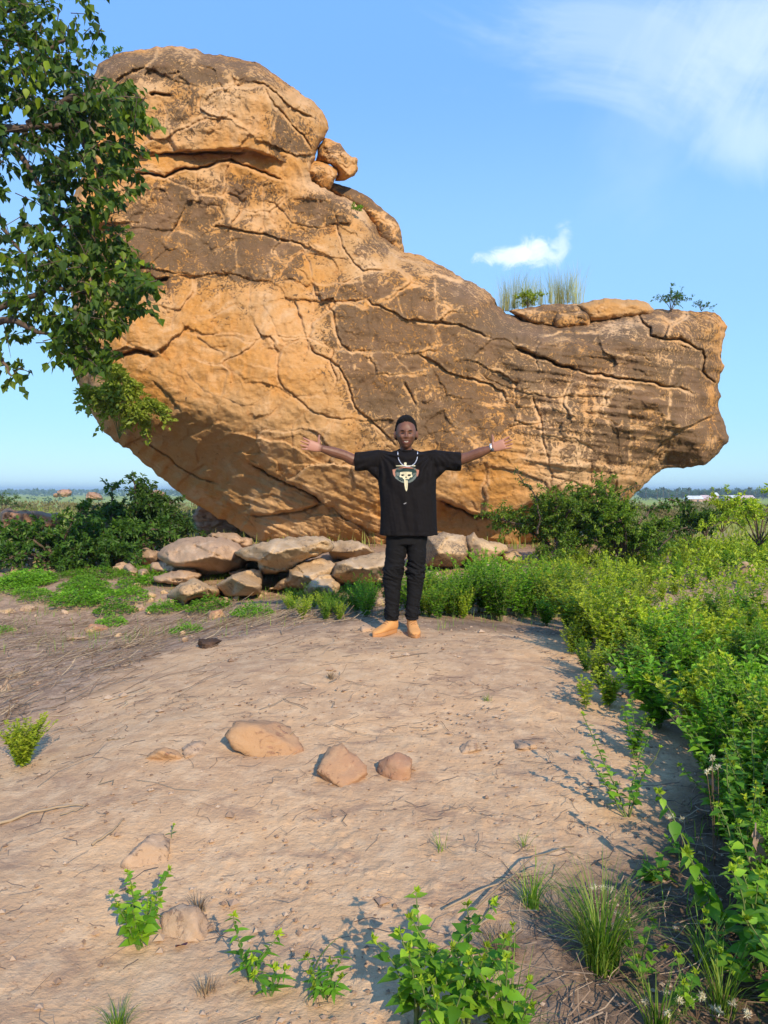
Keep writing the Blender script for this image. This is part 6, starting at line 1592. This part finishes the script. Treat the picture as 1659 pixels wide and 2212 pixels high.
def decal(name, P2, mat, tree, lift=.0015, parent=person, step=.004, org=(0, 0)):
    """flat print: polygon in x,z laid on a surface, slightly proud"""
    P2 = resample(np.asarray(P2, float) * (HS if org != (0, 0) else 1) + np.asarray(org), step); bm = bmesh.new()
    vs = [bm.verts.new((p[0], 0, p[1])) for p in P2]; f = bm.faces.new(vs); bmesh.ops.triangulate(bm, faces=[f])
    for _ in range(1): bmesh.ops.subdivide_edges(bm, edges=[e_ for e_ in bm.edges if e_.calc_length() > step * 2.2], cuts=2, use_grid_fill=False); bmesh.ops.triangulate(bm, faces=bm.faces[:])
    for v in bm.verts:
        h = fronthit(v.co.x, v.co.z, tree); v.co.y = (h.y if h else 0) - lift
    bmesh.ops.recalc_face_normals(bm, faces=bm.faces[:])
    me = bpy.data.meshes.new(name); bm.to_mesh(me); bm.free(); me.materials.append(mat); o = bpy.data.objects.new(name, me); COL.objects.link(o)
    if parent: o.parent = parent
    return o
def oval(cx, cz, a, b_, n=16, k=1.0): th = np.arange(n) * 2 * np.pi / n; return np.stack([cx + a * np.cos(th), cz + b_ * np.sign(np.sin(th)) * np.abs(np.sin(th)) ** k], 1)
BLK = plainmat('dark_hair', (.004, .0035, .0035), .95, 260, 1.0, .008); EYE = plainmat('eye_dark', (.012, .008, .007), .25); LIP = plainmat('lip', (.16, .055, .045), .45); TEETH = plainmat('teeth', (.58, .54, .48), .4)
hx_, hz_ = Hc[0], Hc[2]
for s_ in (-1, 1):
    decal('eyebrow', [(.014 * s_, .018), (.022 * s_, .0245), (.036 * s_, .026), (.046 * s_, .020), (.036 * s_, .0205), (.022 * s_, .0185)], BLK, BT, .0035, org=(hx_, hz_), step=.003)
    decal('eye', oval(.0285 * s_, .0015, .0135, .0042), EYE, BT, .0030, org=(hx_, hz_), step=.0025)
decal('lip', oval(0, -.0625, .0285, .0150, 22), LIP, BT, .0015, org=(hx_, hz_), step=.003)
decal('teeth', [(-.018, -.0570), (-.008, -.0558), (0, -.0562), (.008, -.0558), (.018, -.0570), (.012, -.0635), (0, -.0660), (-.012, -.0635)], TEETH, BT, .0045, org=(hx_, hz_), step=.003)
# hair: short, high and rounded
V, F = ico(5); Hh = V * np.array([.088, .106, .127]); zz = V[:, 2]
Hh[:, 2] = np.where(zz > .2, Hh[:, 2] + .018 * sst(.2, .6, zz), Hh[:, 2]); Hh += (V * (.0035 * fbm(V[:, 0] * 22, V[:, 1] * 22, V[:, 2] * 22, 2) + .002 * fbm(V[:, 0] * 60, V[:, 1] * 60, V[:, 2] * 60, 2))[:, None])
hairline = np.where(V[:, 1] < -.25, .64 + .06 * np.cos(V[:, 0] * 3), np.where(V[:, 1] < .12, .12 + 2.2 * np.clip(-V[:, 1], 0, .3), -.35))
inn = V[:, 2] < hairline; Hh[inn] = V[inn] * np.array([.070, .088, .108])
o = meshobj('hair', Hh * HS + Hc + np.array([0, .003, .002]), F, BLK, person, True)

# ---- T-shirt
def fabric(name, c, bs=.25):
    m, nt, b = newmat(name); b.inputs['Base Color'].default_value = (*c, 1); b.inputs['Roughness'].default_value = .85; b.inputs['Specular IOR Level'].default_value = .16
    b.inputs['Sheen Weight'].default_value = .0
    bump(nt, b, noise_node(nt, 400, 3, .6, vec=objco(nt)), bs, .001); return m
SHIRT = fabric('black_jersey', (.0065, .0055, .0062)); JEANS = fabric('black_denim', (.0070, .0070, .0080), .5)
sb = MB(); rows = []
for (Dy, xl, xr, dep, p, oy) in ((972, 857, 897, .058, 2, .03), (977, 842, 912, .075, 2.1, .03), (983, 822, 934, .098, 2.2, .028), (1000, 812, 944, .122, 2.3, .022), (1030, 815, 943, .138, 2.4, .015), (1060, 819, 942, .142, 2.4, .012), (1100, 822, 943, .142, 2.4, .012), (1135, 821, 944, .146, 2.4, .012), (1156, 820, 946, .150, 2.4, .012)):
    c_ = PP((xl + xr) / 2, Dy, oy) - PO; w_ = (PP(xr, Dy)[0] - PP(xl, Dy)[0]) / 2; rows.append(ring(c_, ex, ey, w_, dep, 36, p))
sb.loft(rows)
for s_ in (-1, 1):
    if s_ < 0: sec = [(850, 986, 15, .06, .028), (818, 989, 20, .085, .025), (795, 992, 20, .080, .02), (776, 994, 20, .076, .01), (766, 994, 19.5, .072, .0)]
    else: sec = [(905, 986, 15, .06, .028), (938, 989, 20, .085, .025), (962, 992, 20, .080, .02), (984, 994, 20, .076, .01), (995.5, 994, 19.5, .072, .0)]
    R_s = []
    for (a, b_, hh, dep, oy) in sec:
        c_ = PP(a, b_ + (6 if hh < 18 else 3), oy) - PO; R_s.append(ring(c_, ez, ey, hh / FD * PY * 1.04, dep, 24, 2.2))
    sb.loft(R_s)
    # gusset under the arm
    gx0, gx1 = (816, 790) if s_ < 0 else (940, 966)
    sb.loft([ring(PP(gx0, 1022, .02) - PO, ez, ey, .06, .075, 20), ring(PP((gx0 + gx1) / 2, 1014, .02) - PO, ez, ey, .045, .07, 20), ring(PP(gx1, 1008, .015) - PO, ez, ey, .02, .05, 20)])
V, F = apply_mods(sb, [('REMESH', dict(mode='VOXEL', voxel_size=.006)), ('SMOOTH', dict(factor=.5, iterations=5))], 'shirt')
X_, Y_, Z_ = V[:, 0], V[:, 1], V[:, 2]
zs = float((PP(877, 990) - PO)[2]); zh = float((PP(877, 1150) - PO)[2])
fr = np.where(Y_ < 0, 1.0, .6)
low = sst(zs, zh, Z_)
fold = .019 * low * fbm(X_ * 13 + 2 * Z_, Z_ * 1.6, Y_ * 3, 3)                       # hanging folds
rad = np.hypot(np.abs(X_) - .26, Z_ - zs - .02); ang = np.arctan2(Z_ - zs - .05, np.abs(X_) - .22)
drape = .015 * np.cos(ang * 15 + 2 * fbm(X_ * 6, Z_ * 6, 3, 2)) * np.exp(-((rad - .2) / .13) ** 2)   # pull lines from the armpits
sl_ = sst(.28, .34, np.abs(X_)); slf = .010 * sl_ * np.sin((Z_ * .6 + np.abs(X_)) * 70 + 3 * fbm(X_ * 9, Z_ * 9, 1, 2))
n_ = np.stack([X_ * 0, Y_, Z_ * 0], 1); n_ /= np.abs(Y_)[:, None] + .03
V = V + n_ * ((fold + drape + slf + .004 * fbm(X_ * 22, Z_ * 22, Y_ * 10, 3)) * fr)[:, None]
V[:, 2] += np.where(Z_ < zh + .01, .006 * fbm(X_ * 8, Y_ * 8, 2, 2), 0)
shirt = meshobj('shirt', V, F, SHIRT, person)
ST_ = BVHTree.FromPolygons([tuple(v) for v in V], [tuple(f) for f in F])
# hem seam and neckband
def band_on(name, pts, r, mat, tree, parent, n=60, lift=0.0):
    P = []
    for (x, z) in pts:
        h = fronthit(x, z, tree)
        if h: P.append((x, h.y - lift, z))
    mb = MB(); mb.tube(P, r, 6, .5); return mb.build(name, mat, parent)
xs = np.linspace(-.205, .225, 40); band_on('hem_seam', [(x, zh + .018) for x in xs], .0022, SHIRT, ST_, shirt)
th = np.linspace(0, 2 * np.pi, 40); nc = neck0 + np.array([0, .022, -.038])
mb = MB(); mb.tube(np.stack([nc[0] + .063 * np.cos(th), nc[1] + .062 * np.sin(th), nc[2] + .012 * np.sin(th)], 1), .0075, 8, .5); mb.build('neckband', SHIRT, shirt)
# ---- the print
GOLD = plainmat('print_cream', (.60, .56, .37), .6); TEAL = plainmat('print_teal', (.014, .040, .038), .6); COP = plainmat('print_copper', (.32, .15, .10), .6); GREY = plainmat('print_grey', (.10, .125, .11), .6); INK = plainmat('print_black', (.01, .01, .01), .7)
ZP = 300 / 1659 / 1.302; 
def e2(s): 
    v = pl(s) * ZP + np.array([1000 / 1.302, 1150 / 1.302]); q = PP(v[:, 0], v[:, 1], -.12) - PO; return np.stack([q[:, 0], q[:, 2]], 1)
em = decal('emblem', e2('600 940 640 915 700 905 780 900 870 905 930 920 960 945 985 965 975 1000 960 1040 930 1085 890 1125 840 1150 780 1160 720 1145 670 1115 620 1080 600 1040 585 1000 580 960'), GREY, ST_, .0016, shirt)
decal('emblem_field', e2('612 955 660 940 780 935 900 940 950 965 945 1000 920 1050 885 1090 830 1120 780 1130 730 1118 680 1090 640 1055 615 1005'), TEAL, ST_, .0026, em)
for q in ('574 945 640 930 622 960 610 985 620 1010 615 1055 600 1050 582 1010', '990 950 930 935 945 965 955 985 948 1010 952 1055 968 1045 985 1000'): decal('wing', e2(q), COP, ST_, .0036, em)
for q in ('628 878 930 878 930 892 628 892', '655 930 700 905 780 898 860 905 905 930 850 925 780 918 710 925'): decal('crossbar', e2(q), GOLD if q[0:3] == '628' else COP, ST_, .0048, em)
decal('pommel', e2('752 840 775 828 800 840 790 855 795 880 760 880 765 855'), GOLD, ST_, .0040, em)
decal('skull', e2('692 985 740 978 830 978 878 985 872 1020 888 1045 878 1062 845 1065 830 1092 742 1092 728 1065 690 1062 682 1045 698 1020'), GOLD, ST_, .0048, em)
for q in ('705 1020 745 1015 765 1030 750 1048 715 1045', '865 1020 825 1015 805 1030 820 1048 855 1045', '785 1045 800 1075 770 1075'): decal('skull_socket', e2(q), INK, ST_, .0060, em)
decal('dagger_blade', e2('755 1090 808 1090 812 1180 806 1250 790 1285 772 1250 760 1180'), GOLD, ST_, .0036, em)
decal('blade_ridge', e2('781 1095 787 1095 790 1240 786 1240'), GREY, ST_, .0052, em)
decal('small_mark', e2('745 1475 765 1468 790 1456 793 1460 770 1474 752 1482'), plainmat('print_white', (.6, .6, .62), .6), ST_, .0015, shirt)
# ---- jeans
jb = MB(); hip = []
for (Dy, xl, xr, dep) in ((1140, 832, 925, .105), (1158, 834, 924, .108), (1175, 833, 922, .108)): c_ = PP((xl + xr) / 2, Dy, .02) - PO; hip.append(ring(c_, ex, ey, (PP(xr, Dy)[0] - PP(xl, Dy)[0]) / 2, dep, 28, 2.3))
jb.loft(hip)
for s_, sec in ((-1, ((1150, 835, 878, .100), (1172, 834, 879, .100), (1200, 833, 877, .092), (1225, 831, 870, .080), (1245, 829, 866, .076), (1265, 830, 866, .070), (1300, 832, 863, .064), (1325, 834, 858, .062), (1338, 833, 859, .066))),
                (1, ((1150, 879, 922, .100), (1172, 878, 921, .100), (1200, 880, 920, .092), (1225, 880, 916, .080), (1245, 881, 916, .076), (1265, 880, 913, .070), (1300, 878, 908, .064), (1325, 877, 904, .062), (1337, 875, 906, .066)))):
    R_j = []
    for (Dy, xl, xr, dep) in sec: c_ = PP((xl + xr) / 2, Dy, .02) - PO; R_j.append(ring(c_, ex, ey, (PP(xr, Dy)[0] - PP(xl, Dy)[0]) / 2, dep, 24, 2.2))
    jb.loft(R_j)
V, F = apply_mods(jb, [('REMESH', dict(mode='VOXEL', voxel_size=.0055)), ('SMOOTH', dict(factor=.5, iterations=3))], 'jeans')
X_, Y_, Z_ = V[:, 0], V[:, 1], V[:, 2]
def gz_(Dy): return float((PP(877, Dy) - PO)[2])
kn = np.exp(-((Z_ - gz_(1238)) / .07) ** 2) + .8 * np.exp(-((Z_ - gz_(1325)) / .05) ** 2) + .25
cx_ = np.where(X_ < float((PP(879, 1200) - PO)[0]), float((PP(848, 1250) - PO)[0]), float((PP(900, 1250) - PO)[0]))
rr_ = np.stack([X_ - cx_, Y_ - .02, 0 * Z_], 1); rr_ /= np.linalg.norm(rr_, axis=1)[:, None] + 1e-6
w = .020 * kn * (1 - 2 * np.abs(fbm(X_ * 5 + Y_ * 4, Y_ * 5, Z_ * 17 + X_ * 7, 3)))
V = V + rr_ * w[:, None] * (Z_ < gz_(1185))[:, None]
jeans = meshobj('jeans', V, F, JEANS, person)
# ---- boots
TAN = plainmat('tan_nubuck', (.58, .29, .10), .75, 90, .3, .002, .08); SOLE = plainmat('tan_sole', (.42, .20, .075), .7, 60, .3, .002, .08); LACE = plainmat('tan_lace', (.32, .16, .07), .8)
def boot(heel, toe, label=None):
    heel = np.array(heel) - PO; toe = np.array(toe) - PO; ax = toe - heel; ax[2] = 0; L_ = np.linalg.norm(ax); ax /= L_; sd = np.array([-ax[1], ax[0], 0]); L_ = .30
    e = empty('shoe'); e.parent = person
    up_ = MB(); rings = []
    for (t, w_, top, p) in ((0.0, .022, .085, 2.2), (.05, .036, .120, 2.4), (.14, .041, .128, 2.4), (.26, .042, .126, 2.3), (.40, .042, .104, 2.2), (.55, .046, .080, 2.3), (.70, .049, .064, 2.4), (.85, .045, .054, 2.4), (.95, .032, .044, 2.2), (1.0, .014, .034, 2)):
        c_ = heel + ax * L_ * t; h_ = (top - .022) / 2; rings.append(ring(c_ + ez * (.022 + h_), sd, ez, w_, h_ + .004, 18, p))
    up_.loft(rings)
    cuff = heel + ax * L_ * .20; up_.loft([ring(cuff + ez * .08, ax, sd, .052, .040, 18), ring(cuff + ez * .135, ax, sd, .052, .041, 18), ring(cuff + ez * .150, ax, sd, .048, .038, 18)])
    V, F = apply_mods(up_, [('REMESH', dict(mode='VOXEL', voxel_size=.0045)), ('SMOOTH', dict(factor=.5, iterations=3))], 'boot'); meshobj('upper', V, F, TAN, e)
    so_ = MB(); n = 28; th = np.arange(n) * 2 * np.pi / n; cl_, sl2 = np.cos(th), np.sin(th)
    tt = (cl_ + 1) / 2; wv = np.interp(tt, [0, .1, .3, .5, .7, .9, 1], [.030, .042, .041, .043, .053, .045, .02]) 
    base_ = heel + ax * (L_ * (.5 + .52 * cl_))[:, None] + sd * (np.sign(sl2) * np.abs(sl2) ** .7 * wv)[:, None]
    so_.loft([base_ + ez * .0 , base_ * 1 + ez * .004, base_ + ez * .030 + ez * .006 * (tt > .85)[:, None]]); so_.build('sole', SOLE, e)
    for i in range(4):
        t = .30 + .075 * i; zt = np.interp(t, [.26, .40, .55], [.130, .108, .084]); c_ = heel + ax * L_ * t + ez * (zt + .001)
        lb_ = MB(); lb_.tube([c_ - sd * .026 - ez * .010, c_ - sd * .01 + ez * .003, c_ + sd * .01 + ez * .003, c_ + sd * .026 - ez * .010], .0032, 6); lb_.build('lace', LACE, e)
    bw = MB(); c_ = heel + ax * L_ * .27 + ez * .136
    for q in (-1, 1): bw.tube([c_, c_ + sd * .022 * q + ez * .010 + ax * .01, c_ + sd * .034 * q - ez * .008 + ax * .02, c_], .0026, 6)
    bw.build('lace', LACE, e)
gL = PG
boot((PP(856, 1350)[0], PY + .06, PG + .002), (PP(812, 1370)[0], PY - .15, PG))
boot((PP(888, 1350)[0], PY + .08, PG + .002), (PP(896, 1372)[0], PY - .20, PG))
# ---- necklace and wristwatch
SILV = plainmat('silver', (.62, .64, .70), .3, metal=.85); 
t = np.linspace(0, math.pi, 34); xn = np.cos(t); 
P = []
for i in range(34):
    Dx = 883.5 - 22.5 * xn[i] if False else 881 - 21.5 * xn[i]; Dy = 975 + 33 * math.sin(t[i]) ** .75
    p = PP(Dx, Dy, -.1) - PO; h = fronthit(p[0], p[2], ST_); P.append((p[0], (h.y if h else -.02) - .004, p[2]))
P = np.array(P); P[:, 1] = np.convolve(np.r_[P[:2, 1], P[:, 1], P[-2:, 1]], np.ones(5) / 5, 'valid')
mb = MB()
for i in range(33):
    a, b_ = P[i], P[i + 1]; L2 = b_ - a
    mb.tube([a - L2 * .1, a + L2 * .25, a + L2 * .75, b_ + L2 * .1], [.0022, .0042, .0042, .0022], 6)
mb.build('necklace', SILV, person)
mb = MB(); w0 = PP(1061.5, 967, -.08) - PO; d = (PP(1070, 966, -.09) - PP(1055, 969, -.07)); d /= np.linalg.norm(d); u_ = ez - d * d[2]; u_ /= np.linalg.norm(u_); v_ = np.cross(d, u_)
th = np.linspace(0, 2 * np.pi, 25); rg = w0 + np.cos(th)[:, None] * u_ * .031 + np.sin(th)[:, None] * v_ * .027
e = empty('wristwatch'); e.parent = person
mb.loft([np.vstack([rg[i] + d * s1 + (rg[i] - w0) * s2 for (s1, s2) in ((-.009, 0), (-.009, .12), (.009, .12), (.009, 0))]) for i in range(25)], cap=False); mb.build('strap', plainmat('watch_metal', (.65, .65, .62), .35, metal=.6), e)
mb = MB(); c_ = w0 + u_ * -.02 - v_ * .0 + np.array([0, -.024, 0]); mb.loft([ring(c_ , d, u_, .014, .016, 18), ring(c_ + np.array([0, -.006, 0]), d, u_, .014, .016, 18)]); mb.build('dial', plainmat('watch_dial', (.05, .05, .055), .2), e)
# ------------------------------------------------------------------ the air
mb = MB(); boxv(mb, -9400, 9400, -9400, 9400, -16, 24)
m = bpy.data.materials.new('haze_air'); m.use_nodes = True; nt = m.node_tree; nt.nodes.clear()
pv = nt.nodes.new('ShaderNodeVolumePrincipled'); pv.inputs['Color'].default_value = (.55, .78, .95, 1); pv.inputs['Density'].default_value = .0004; pv.inputs['Anisotropy'].default_value = .0
ou = nt.nodes.new('ShaderNodeOutputMaterial'); nt.links.new(pv.outputs[0], ou.inputs['Volume'])
hz = mb.build('haze', m, None, False); tag(hz, 'thin bluish haze over the plain', 'haze', kind='stuff')
